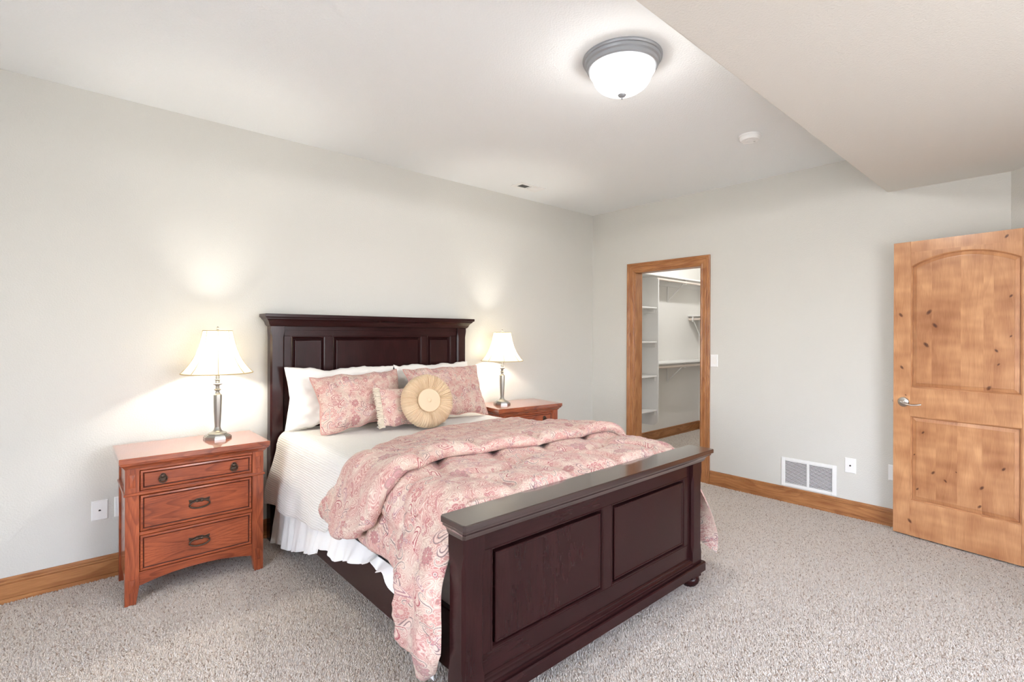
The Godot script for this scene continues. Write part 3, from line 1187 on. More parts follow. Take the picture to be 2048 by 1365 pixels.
func bedding() -> void:
	var n1 := noise(1.0, 3, FastNoiseLite.TYPE_SIMPLEX_SMOOTH, 41)
	# mattress in its white fitted sheet
	var t := node("mattress")
	tag(t, "white sheeted mattress on the dark bed, its corner showing by the headboard", "mattress")
	var b := B.new()
	b.box(Vector3(BX - 0.750, 0.18, 0.112), Vector3(BX + 0.750, 0.42, 2.17), 0.01)
	part("box_spring", b, M.linen, t)
	b = B.new()
	var loops := []
	for i in 9:
		var a := PI / 2 * i / 8.0
		var ins := RC * (1.0 - cos(a)) if i > 0 else 0.0
		loops.append(B.rect(BX - HW + ins + 0.004, BX + HW - ins - 0.004, 0.108 + ins * 0.5, 2.18 - ins * 0.3, YT - RC + RC * sin(a) - 0.003, 0.035))
	loops.push_front(B.rect(BX - HW + 0.004, BX + HW - 0.004, 0.108, 2.18, 0.42, 0.035))
	b.loft(loops)
	part("sheeted_mattress", b, M.linen, t, 60.0)
	# ruffled bed skirt: three lengths, each caught up more than the one before
	var sk := node("bed_skirt")
	tag(sk, "white ruffled bed skirt hanging over the side rail, caught up towards the foot", "bed skirt")
	var hems := [
		[[0.19, 0.03], [0.30, 0.050], [0.446, 0.068], [0.60, 0.10], [0.76, 0.15], [0.86, 0.176], [0.975, 0.212]],
		[[0.955, 0.232], [1.03, 0.25], [1.10, 0.262], [1.16, 0.262], [1.175, 0.248], [1.38, 0.308], [1.455, 0.318], [1.50, 0.338], [1.60, 0.39]],
		[[1.585, 0.39], [1.62, 0.352], [1.66, 0.362], [1.72, 0.382], [1.76, 0.360], [1.80, 0.32], [1.855, 0.262], [1.90, 0.14], [1.96, 0.06], [2.02, 0.05]],
	]
	for side in [-1.0, 1.0]:
		for k in 3:
			var hm: Array = hems[k]
			var za: float = hm[0][0]
			var zb: float = hm[-1][0]
			var base := func(u: float, v: float) -> Vector3:
				var z := lerpf(za, zb, u)
				var yb := lerps(z, hm)
				var yt := 0.40
				var y := lerpf(yt, yb, v)
				var wv := 0.010 * sin(z * 31.0 + k * 2.0 + v * 0.8) + 0.007 * sin(z * 67.0 + k) + 0.004 * n1.get_noise_2d(z * 14.0, y * 8.0)
				var x: float = 0.7815 + 0.004 * k + 0.026 * v + (wv + 0.012) * (0.02 + 0.98 * v)
				x -= 0.045 * smoothstep(1.86, 1.96, z) * v
				return Vector3(BX + side * x, y, z + 0.012 * v * sin(z * 17.0))
			var sm := shell(90, 14, base, func(_u, _v): return 0.0012, 0.0012, func(u, v): return Vector2(u, v), Vector3(side, 0, 0))
			put("ruffle", sm, M.linen, sk)
	# waffle blanket
	var hem := [[0.10, 0.242], [0.2, 0.275], [0.32, 0.288], [0.44, 0.284], [0.63, 0.306], [0.88, 0.325], [1.05, 0.345], [1.10, 0.40], [1.22, 0.412], [1.9, 0.42]]
	var bl_s := func(u: float, z: float) -> float:
		var y := lerps(z, hem)
		var smax: float = S0 + (YT - RC - y)
		return lerpf(-smax, smax, u)
	var bl_base := func(u: float, v: float) -> Vector3:
		var z := lerpf(0.13, 1.75, v)
		var s: float = bl_s.call(u, z)
		var d := maxf(absf(s) - S0, 0.0)
		var f := smoothstep(0.0, 0.35, d)
		var fl := 0.004 + 0.058 * f * (1.0 - 0.25 * smoothstep(0.5, 0.9, z) - 0.60 * smoothstep(1.0, 1.2, z)) + f * (1.0 - smoothstep(0.95, 1.1, z)) * (0.009 * sin(z * 15.0 + 0.5) + 0.004 * sin(z * 37.0))
		var n := 0.003 + 0.0016 * n1.get_noise_2d(s * 3.0, z * 6.0) + (0.004 * (1.0 - smoothstep(0.6, 0.8, z))) * maxf(0.0, n1.get_noise_2d(s * 2.0 + 7.0, z * 9.0 + s * 4.0))
		var zz := z - 0.055 * f * (1.0 - smoothstep(0.13, 0.9, z))
		return drape(s, zz, n, fl)
	var bm := shell(170, 120, bl_base, func(_u, _v): return 0.003, 0.0, func(u, v): return Vector2(bl_s.call(u, lerpf(0.13, 1.75, v)), lerpf(0.13, 1.75, v)), Vector3.UP)
	tag(put("waffle_blanket", bm, M.blanket), "white waffle weave blanket over the bed, hanging down its left side", "blanket")
	# comforter: the layer that lies on the bed, and the doubled part folded back towards the foot
	var cf := node("comforter")
	tag(cf, "quilted pink paisley comforter folded back across the bed, its corner hanging at the footboard", "comforter")
	var dl := [[1.2, 0.20], [1.45, 0.222], [1.6, 0.230], [1.86, 0.236], [1.905, 0.45], [1.97, 0.53], [2.05, 0.572], [2.13, 0.50], [2.186, 0.40]]
	var dr := [[1.2, 0.20], [1.6, 0.230], [1.86, 0.28], [1.95, 0.36], [2.186, 0.49]]
	var z_of := func(v: float) -> float: return lerpf(1.27, 2.186, v)
	var lo_s := func(u: float, z: float) -> float:
		var q := 2.0 * u - 1.0
		var ext := (lerps(z, dl) if q < 0.0 else lerps(z, dr)) - 0.21
		return q * (S0 + 0.21) + signf(q) * ext * smoothstep(0.78, 1.0, absf(q)) * 1.0
	var lo_base := func(u: float, v: float) -> Vector3:
		var z: float = z_of.call(v)
		var s: float = lo_s.call(u, z)
		var d := maxf(absf(s) - S0, 0.0)
		var f := smoothstep(0.0, 0.22, d)
		var c := smoothstep(1.845, 1.94, z)
		var fl := 0.012 + 0.018 * f + f * 0.010 * sin(z * 21.0) + c * smoothstep(-0.02, 0.20, d) * (0.042 + 0.016 * sin((z - 1.9) * 34.0 + d * 4.0)) - 0.03 * c * smoothstep(0.40, 0.56, d)
		var n := 0.014 + 0.003 * n1.get_noise_2d(s * 5.0, z * 5.0)
		if s > 0.0:
			# on the far side the corner swings out past the foot post
			var k := smoothstep(1.98, 2.186, z)
			fl += 0.058 * k * smoothstep(0.0, 0.10, d)
			return drape(s, z + 0.150 * k * smoothstep(0.02, 0.42, d), n, fl)
		return drape(s, z, n, fl)
	var lo_puff := func(u: float, v: float) -> float:
		var z: float = z_of.call(v)
		var s: float = lo_s.call(u, z)
		var lim: float = S0 + lerps(z, dl if s < 0.0 else dr)
		var ed := minf(clampf((lim - absf(s)) / 0.03, 0.0, 1.0), clampf((2.186 - z) / 0.035, 0.0, 1.0))
		var d := maxf(absf(s) - S0, 0.0)
		var wr := 0.004 * n1.get_noise_2d(s * 9.0, z * 13.0) + 0.010 * maxf(0.0, 0.5 - absf(n1.get_noise_2d(s * 5.0 + z * 4.0, z * 7.0 - s * 5.0)) * 3.0) * smoothstep(-0.12, 0.1, absf(s) - S0 + 0.1) + 0.008 * maxf(0.0, n1.get_noise_2d(s * 6.0 + z * 9.0, z * 4.0 - s * 3.0)) * smoothstep(0.0, 0.2, d)
		return (0.012 + 0.024 * quilt(s, z) * (1.0 - 0.4 * smoothstep(0.0, 0.2, d)) + wr) * sqrt(ed) + 0.001
	var uvc := func(s: float, z: float) -> Vector2: return Vector2(s, z)
	var lm := shell(230, 130, lo_base, lo_puff, 0.0, func(u, v): return uvc.call(lo_s.call(u, z_of.call(v)), z_of.call(v)), Vector3.UP)
	put("quilt_layer", lm, M.paisley, cf)
	# the fold
	var zu := [[-1.06, 1.07], [-1.0, 1.02], [-0.95, 1.04], [-0.905, 1.085], [-0.83, 1.165], [-0.78, 1.20], [-0.66, 1.175], [-0.48, 1.015], [-0.28, 0.91], [-0.07, 0.84], [0.16, 0.79], [0.44, 0.775], [0.72, 0.86], [0.88, 1.05], [1.0, 1.10]]
	var zl := [[-1.06, 1.33], [-1.03, 1.40], [-0.96, 1.585], [-0.88, 1.68], [-0.81, 1.72], [-0.75, 1.76], [-0.67, 1.715], [-0.52, 1.65], [-0.42, 1.635], [-0.285, 1.65], [-0.14, 1.68], [0.1, 1.72], [0.4, 1.73], [0.66, 1.73], [0.8, 1.77], [1.0, 1.72]]
	var fs := func(u: float) -> float: return lerpf(-1.045, 1.02, u)
	var fz := func(u: float, v: float) -> float:
		var s: float = fs.call(u)
		return lerpf(smooths(s, zu), smooths(s, zl) + 0.008 * sin(s * 19.0), v)
	var fo_h := func(s: float, z: float, v: float) -> float:
		var rise := 0.022 + 0.008 * smoothstep(0.1, 0.4, v) + 0.034 * smoothstep(0.45, 0.82, v)
		var q := quilt(s + 0.1, z * 0.9 + 0.1)
		var left := smoothstep(-0.35, -0.8, s)
		var fold := 0.019 * left * (1.0 - pow(absf(sin(z * 27.0 + s * 12.0 + 2.6 * n1.get_noise_2d(s * 3.0, z * 4.0))), 0.6)) * smoothstep(0.0, 0.2, v) * (0.5 + n1.get_noise_2d(s * 4.0 + 2.0, z * 5.0)) + 0.012 * maxf(0.0, n1.get_noise_2d(s * 2.5 + 4.0, z * 13.0 + s * 3.0))
		# stitches gather the lip
		var g := 1.0 - 0.38 * exp(-pow((fposmod(s + 0.08, 0.36) - 0.18) / 0.03, 2.0)) * smoothstep(0.6, 0.9, v)
		return rise * (0.80 + 0.20 * q) * g + fold
	var LIP := 0.82
	var fo_base := func(u: float, v: float) -> Vector3:
		var s: float = fs.call(u)
		var r: float = fo_h.call(s, fz.call(u, 1.0), 1.0) * 0.5
		var z: float
		if v <= LIP:
			z = lerpf(smooths(s, zu), smooths(s, zl) + 0.008 * sin(s * 19.0) - r, v / LIP)
		else:
			z = smooths(s, zl) + 0.008 * sin(s * 19.0) - r + r * 1.25 * sin(PI * (v - LIP) / (1.0 - LIP))
		var d := maxf(absf(s) - S0, 0.0)
		var f := smoothstep(0.0, 0.2, d)
		var n := lerpf(0.011, 0.047, smoothstep(1.20, 1.31, z)) + 0.003 * n1.get_noise_2d(s * 4.0, z * 5.0)
		# the whole height is put in here so that the lip can roll under itself
		var h: float = fo_h.call(s, fz.call(u, v), v)
		var e := clampf(minf((s + 1.045) / 0.07, (1.02 - s) / 0.05), 0.0, 1.0)
		e = sqrt(maxf(0.0, 1.0 - (1.0 - e) * (1.0 - e)))
		var k := 1.0
		if v > LIP:
			k = 0.5 + 0.5 * cos(PI * (v - LIP) / (1.0 - LIP))
		elif v < 0.05:
			k = sqrt(maxf(0.0, 1.0 - pow((0.05 - v) / 0.05, 2.0)))
		return drape(s, z, n + h * k * e, 0.006 + 0.040 * f)
	var fo_puff := func(_u: float, _v: float) -> float: return 0.001
	var fm := shell(240, 130, fo_base, fo_puff, 0.001, func(u, v): return Vector2(fs.call(u) + 0.21, 0.37 - fz.call(u, v)), Vector3.UP)
	put("folded_back_layer", fm, M.paisley, cf)
	pillows()

# a stuffed pillow in its own axes: w wide, h tall, t thick, lying in the xy plane
func pillow_mesh(w: float, h: float, t: float, pull: float, sd: int, wrinkle: float, nu := 56, nv := 44) -> ArrayMesh:
	var n1 := noise(1.0, 3, FastNoiseLite.TYPE_SIMPLEX_SMOOTH, sd)
	var vv := PackedVector3Array()
	var uu := PackedVector2Array()
	var idx := PackedInt32Array()
	for side in 2:
		var o := vv.size()
		for j in nv + 1:
			for i in nu + 1:
				var a := 2.0 * i / nu - 1.0
				var c := 2.0 * j / nv - 1.0
				a = sin(a * PI / 2) * 0.6 + a * 0.4
				c = sin(c * PI / 2) * 0.6 + c * 0.4
				var x := a * w * 0.5 * (1.0 - pull * (1.0 - c * c) * 0.0 - pull * pow(1.0 - absf(c), 1.0) * 0.35 * absf(a))
				var y := c * h * 0.5 * (1.0 - pull * (1.0 - absf(a)) * 0.35 * absf(c))
				var k := pow(maxf(0.0, 1.0 - pow(absf(a), 2.6)), 0.55) * pow(maxf(0.0, 1.0 - pow(absf(c), 2.6)), 0.55)
				var z := t * 0.5 * k * (1.0 if side == 0 else -1.0)
				var edge := pow(maxf(absf(a), absf(c)), 3.0)
				z += wrinkle * k * (n1.get_noise_3d(x * 7.0, y * 12.0, side * 9.0) + 0.9 * absf(n1.get_noise_3d(x * 4.0 + y * 5.0, y * 17.0, side * 5.0 + 3.0)) * edge) * (1.0 if side == 0 else -1.0)
				z += 0.030 * n1.get_noise_2d(x * 3.0 + 9.0, y * 3.0) * edge
				y += 0.022 * n1.get_noise_2d(x * 5.0 + 31.0, signf(c) * 3.0) * absf(c)
				vv.push_back(Vector3(x, y, z))
				uu.push_back(Vector2(x + (0.0 if side == 0 else 1.3) + sd * 0.13, -y + sd * 0.07))
		for j in nv:
			for i in nu:
				var q := o + j * (nu + 1) + i
				if side == 0:
					idx.append_array(PackedInt32Array([q, q + 1, q + nu + 2, q, q + nu + 2, q + nu + 1]))
				else:
					idx.append_array(PackedInt32Array([q, q + nu + 2, q + 1, q, q + nu + 1, q + nu + 2]))
	return indexed(vv, uu, idx)

func pillow_rim(w: float, h: float, pull: float, sd: int) -> PackedVector3Array:
	var n1 := noise(1.0, 3, FastNoiseLite.TYPE_SIMPLEX_SMOOTH, sd)
	var l := PackedVector3Array()
	for side in 4:
		for i in 24:
			var k := 2.0 * i / 24.0 - 1.0
			var a: float = [k, 1.0, -k, -1.0][side]
			var c: float = [-1.0, k, 1.0, -k][side]
			a = sin(a * PI / 2) * 0.6 + a * 0.4
			c = sin(c * PI / 2) * 0.6 + c * 0.4
			var x := a * w * 0.5 * (1.0 - pull * (1.0 - absf(c)) * 0.35 * absf(a))
			var y := c * h * 0.5 * (1.0 - pull * (1.0 - absf(a)) * 0.35 * absf(c))
			var edge := pow(maxf(absf(a), absf(c)), 3.0)
			var z := 0.030 * n1.get_noise_2d(x * 3.0 + 9.0, y * 3.0) * edge
			y += 0.022 * n1.get_noise_2d(x * 5.0 + 31.0, signf(c) * 3.0) * absf(c)
			l.push_back(Vector3(x, y, z))
	return l

func lean(o: Node3D, at: Vector3, back: float, turn: float, roll: float) -> void:
	o.transform = Transform3D(Basis(Vector3.UP, deg_to_rad(turn)) * Basis(Vector3.RIGHT, deg_to_rad(-back)) * Basis(Vector3.BACK, deg_to_rad(roll)), at)

func pillows() -> void:
	# white pillows standing against the headboard
	var wp := put("bed_pillow", pillow_mesh(0.80, 0.405, 0.15, 0.26, 3, 0.022), M.pillow_white)
	tag(wp, "large white pillow against the left half of the headboard, behind a paisley sham", "pillow", "white pillows against the headboard")
	lean(wp, Vector3(-3.012, 0.956, 0.203), 6, 0, -1.0)
	var wp2 := put("bed_pillow", pillow_mesh(0.70, 0.405, 0.15, 0.26, 8, 0.022), M.pillow_white)
	tag(wp2, "white pillow against the right half of the headboard, almost hidden by shams", "pillow", "white pillows against the headboard")
	lean(wp2, Vector3(-2.255, 0.957, 0.203), 6, 0, 0.5)
	# paisley shams with piping
	for q in [[-2.968, 0.940, 0.410, 26.0, 3.0, 2.0, 5, 0.385, "pink paisley sham leaning on the white pillow at the left of the bed"], [-2.280, 0.944, 0.424, 26.0, -2.0, -1.0, 12, 0.41, "pink paisley sham at the right of the bed, behind the round cushion"]]:
		var o := node("pillow_sham")
		tag(o, q[8], "pillow", "paisley shams")
		put("cushion", pillow_mesh(0.66, q[7], 0.17, 0.27, q[6], 0.024), M.sham, o)
		var b := B.new()
		b.tube(pillow_rim(0.66, q[7], 0.27, q[6]), 0.0045, 6, true)
		part("piping", b, M.piping, o, 60.0)
		lean(o, Vector3(q[0], q[1], q[2]), q[3], q[4], q[5])
	# small oblong cushion with a fringe at both ends
	var sm := node("lumbar_cushion")
	tag(sm, "small oblong paisley cushion with cream fringed ends, half behind the round cushion", "cushion")
	put("cushion", pillow_mesh(0.44, 0.265, 0.10, 0.06, 17, 0.008), M.sham, sm)
	for s in [-1.0, 1.0]:
		var b := B.new()
		var r := RandomNumberGenerator.new()
		r.seed = 8
		for i in 90:
			var y := -0.134 + 0.268 * i / 89.0
			var x0: float = s * 0.212 * (1.0 - 0.02 * (1.0 - absf(y / 0.13)))
			for k in 2:
				var zz := r.randf_range(-0.008, 0.010)
				b.tube(PackedVector3Array([Vector3(x0, y, zz * 0.4), Vector3(x0 + s * 0.022, y + r.randf_range(-0.004, 0.004), zz + 0.004), Vector3(x0 + s * r.randf_range(0.040, 0.052), y + r.randf_range(-0.008, 0.006), zz * 1.4)]), 0.0024, 5)
		part("fringe", b, M.fringe, sm, 60.0)
	lean(sm, Vector3(-2.690, 0.885, 0.574), 22, 0, -2)
	# round pleated cushion
	var rc := node("round_cushion")
	tag(rc, "round gold satin cushion with radiating pleats, a flat centre disc and a button", "cushion")
	var nt := 360
	var prof := []
	for i in 15:
		var a := -PI / 2 + PI * i / 14.0
		prof.append([0.138 + 0.046 * cos(a), sin(a) * 0.052])
	var vv := PackedVector3Array()
	var uu := PackedVector2Array()
	var idx := PackedInt32Array()
	var full := []
	full.append([0.002, -0.040]); full.append([0.05, -0.046])
	full.append([0.10, -0.056])
	full.append_array(prof)
	full.append([0.108, 0.053]); full.append([0.09, 0.040]); full.append([0.076, 0.030]); full.append([0.05, 0.028]); full.append([0.002, 0.026])
	var n1 := noise(1.0, 2, FastNoiseLite.TYPE_SIMPLEX_SMOOTH, 6)
	for j in full.size():
		for i in nt:
			var a := TAU * i / nt
			var ph := a * 64.0 + 3.5 * n1.get_noise_2d(cos(a) * 2.0, sin(a) * 2.0 + full[j][0] * 3.0)
			var pl := sin(ph) * 0.0090 * smoothstep(0.06, 0.11, full[j][0]) * (0.6 + 0.7 * n1.get_noise_2d(cos(a) * 9.0 + 3.0, sin(a) * 9.0))
			var rr: float = full[j][0] + pl * 0.12 + 0.003 * n1.get_noise_2d(cos(a) * 2.0, sin(a) * 2.0)
			vv.push_back(Vector3(cos(a) * rr, sin(a) * rr, full[j][1] + pl * signf(full[j][1])))
			uu.push_back(Vector2(a, full[j][0]))
	for j in full.size() - 1:
		for i in nt:
			var q := j * nt + i
			var e := j * nt + (i + 1) % nt
			idx.append_array(PackedInt32Array([q, e, e + nt, q, e + nt, q + nt]))
	put("pleated_body", indexed(vv, uu, idx), M.silk, rc)
	var b := B.new()
	b.lathe(Vector3.ZERO, [[0.075, 0.034], [0.076, 0.043], [0.071, 0.047], [0.046, 0.044], [0.022, 0.038], [0.004, 0.034]], 40, 2)
	part("centre_disc", b, M.silk, rc, 50.0)
	b = B.new()
	b.lathe(Vector3.ZERO, [[0.076, 0.036], [0.080, 0.0385], [0.081, 0.043], [0.078, 0.0475], [0.074, 0.048]], 48, 2)
	part("disc_welt", b, M.silk, rc, 60.0)
	b = B.new()
	b.lathe(Vector3.ZERO, [[0.018, 0.034], [0.021, 0.040], [0.019, 0.046], [0.011, 0.050], [0.001, 0.051]], 24, 2)
	part("button", b, M.silk, rc, 60.0)
	lean(rc, Vector3(-2.634, 0.928, 0.702), 15, -12, 0)

# ------------------------------------------------------------------ nightstand, lamp
func nightstand(label: String) -> Node3D:
	var C: Material = M.cherry
	var t := node("nightstand")
	tag(t, label, "nightstand", "matching nightstands")
	var zf := 0.187
	# carcass: sides, back, front rails
	for s in [-1.0, 1.0]:
		var b := B.new()
		var xa: float = s * 0.300
		var xb: float = s * 0.318
		b.box(Vector3(minf(xa, xb), 0.10, -0.20), Vector3(maxf(xa, xb), 0.700, zf - 0.02), 0.001)
		part("side_panel", b, C, t)
		for back in [false, true]:
			# legs taper on their inner faces below the apron
			b = B.new()
			var x0: float = s * 0.3255
			var x1: float = s * 0.2655
			var x2: float = s * 0.2790
			var z0 := zf if not back else -0.212
			var z1 := zf - 0.052 if not back else -0.162
			var z2 := zf - 0.040 if not back else -0.174
			var loops := []
			for q in [[0.0, x2, z2], [0.092, x1, z1], [0.700, x1, z1]]:
				loops.append(B.rect(minf(x0, q[1]), maxf(x0, q[1]), minf(z0, q[2]), maxf(z0, q[2]), q[0], 0.0015))
			b.loft(loops)
			var lg := part("leg", b, C, t)
			if not back:
				for y in [[0.600, 0.664], [0.066, 0.126]]:
					var bb := B.new()
					var cx: float = s * 0.2955
					var hw := 0.0125
					# a cut diamond: two facets meeting in a waist, sunk in a small frame
					var y0: float = y[0]
					var y1: float = y[1]
					var mid := Vector3(cx, (y0 + y1) / 2, zf + 0.0038)
					var c4 := [Vector3(cx - hw, y0, zf + 0.0004), Vector3(cx + hw, y0, zf + 0.0004), Vector3(cx + hw, y1, zf + 0.0004), Vector3(cx - hw, y1, zf + 0.0004)]
					for i in 4:
						bb.tri(c4[i], c4[(i + 1) % 4], mid)
					var bf := [[cx - hw - 0.003, cx - hw, y0 - 0.003, y1 + 0.003], [cx + hw, cx + hw + 0.003, y0 - 0.003, y1 + 0.003], [cx - hw, cx + hw, y0 - 0.003, y0], [cx - hw, cx + hw, y1, y1 + 0.003]]
					for q in bf:
						bb.box(Vector3(q[0], q[2], zf - 0.001), Vector3(q[1], q[3], zf + 0.0022), 0.0006)
					part("carved_diamond", bb, C, lg, 10.0)
	var b := B.new()
	b.box(Vector3(-0.30, 0.10, -0.205), Vector3(0.30, 0.70, -0.195))
	part("back_panel", b, C, t)
	b = B.new()
	b.grain = 0
	for q in [[0.683, 0.701], [0.555, 0.577], [0.348, 0.3655]]:
		b = B.new()
		b.grain = 0
		b.box(Vector3(-0.267, q[0], zf - 0.03), Vector3(0.267, q[1], zf - 0.004), 0.001)
		part("front_rail", b, C, t)
	# apron with a shallow arch
	b = B.new()
	b.grain = 0
	var poly := PackedVector2Array([Vector2(-0.267, 0.160), Vector2(-0.267, 0.090)])
	for i in 21:
		var x := -0.25 + 0.5 * i / 20.0
		poly.push_back(Vector2(x, 0.0925 + 0.030 * (1.0 - pow(absf(x) / 0.25, 2.2))))
	poly.push_back(Vector2(0.267, 0.090))
	poly.push_back(Vector2(0.267, 0.160))
	b.ext(poly, 2, zf - 0.026, zf - 0.006)
	part("apron", b, C, t)
	# moulding that runs round below the top drawer
	b = B.new()
	b.grain = 0
	b.cornice(-0.3255, 0.3255, -0.19, zf, [[0.5565, 0.0], [0.5575, 0.004], [0.561, 0.0065], [0.567, 0.0065], [0.5705, 0.004], [0.5715, 0.0]], 1.0)
	part("waist_moulding", b, C, t, 25.0)
	# cornice and top
	b = B.new()
	b.grain = 0
	b.cornice(-0.3255, 0.3255, -0.212, zf, [[0.695, 0.0], [0.698, 0.004], [0.702, 0.005], [0.7025, 0.008], [0.708, 0.011], [0.714, 0.017], [0.719, 0.022], [0.7195, 0.0255], [0.7285, 0.027], [0.729, 0.031], [0.731, 0.033], [0.7540, 0.033], [0.7570, 0.0305]], 0.82)
	part("top", b, M.cherry_polished, t, 22.0)
	# drawers
	for q in [[0.578, 0.682, 0], [0.367, 0.554, 1], [0.162, 0.347, 1]]:
		b = B.new()
		b.grain = 0
		b.panel(frame_outline(-0.2625, 0.2625, q[0] + 0.0015, q[1] - 0.0015, zf - 0.010), [[0.0, -0.014], [0.0, 0.006], [0.002, 0.009], [0.0095, 0.010], [0.012, 0.008], [0.0135, 0.003], [0.015, 0.0025], [0.018, 0.006], [0.019, 0.006]], Vector3.BACK)
		b.box(Vector3(-0.262, q[0] + 0.002, -0.15), Vector3(0.262, q[1] - 0.006, zf - 0.024))
		var dr := part("drawer", b, C, t, 18.0)
		# dark glaze left in the groove inside the bead
		b = B.new()
		b.panel(frame_outline(-0.2625, 0.2625, q[0] + 0.0015, q[1] - 0.0015, zf - 0.010), [[0.0125, 0.0065], [0.0136, 0.0038], [0.0150, 0.0034], [0.0166, 0.0052]], Vector3.BACK, false)
		part("glazed_groove", b, M.glaze, dr, 18.0)
		var cy: float = (q[0] + q[1]) / 2
		var zz := zf - 0.0042
		if q[2] == 0:
			for hx in [-0.166, 0.169]:
				b = B.new()
				b.lathe(Vector3(hx, cy + 0.010, zz), [[0.013, 0.0], [0.013, 0.003], [0.009, 0.005], [0.007, 0.011], [0.009, 0.015], [0.005, 0.018], [0.0005, 0.0185]], 18, 2)
				b.lathe(Vector3(hx, cy - 0.004, zz), [[0.017, 0.0], [0.0165, 0.002], [0.015, 0.0025]], 22, 2)
				var ringp := PackedVector3Array()
				for i in 22:
					var a := TAU * i / 22.0
					ringp.push_back(Vector3(hx + 0.0175 * sin(a), cy - 0.006 - 0.0195 * cos(a) * 1.0, zz + 0.009))
				b.tube(ringp, 0.0033, 8, true)
				part("ring_pull", b, M.bronze, dr, 50.0)
		else:
			b = B.new()
			# back plate with flared ends, the bail hangs below it
			var pl := PackedVector2Array()
			for e in [[-0.050, 0.024], [-0.026, 0.019], [-0.012, 0.025], [0.012, 0.025], [0.026, 0.019], [0.050, 0.024], [0.048, 0.008], [0.026, 0.010], [0.010, 0.004], [-0.010, 0.004], [-0.026, 0.010], [-0.048, 0.008]]:
				pl.push_back(Vector2(e[0], cy + e[1]))
			b.ext(pl, 2, zz, zz + 0.0028)
			for hx in [-0.012, 0.012]:
				b.lathe(Vector3(hx, cy + 0.013, zz), [[0.007, 0.0], [0.006, 0.010], [0.0065, 0.014], [0.004, 0.016], [0.0004, 0.0165]], 14, 2)
			var bail := PackedVector3Array()
			for i in 30:
				var a := TAU * i / 30.0
				bail.push_back(Vector3(0.048 * sin(a), cy - 0.005 - 0.0195 * cos(a), zz + 0.0100 + 0.003 * cos(a)))
			b.tube(bail, 0.0044, 8, true)
			part("bail_pull", b, M.bronze, dr, 50.0)
	return t

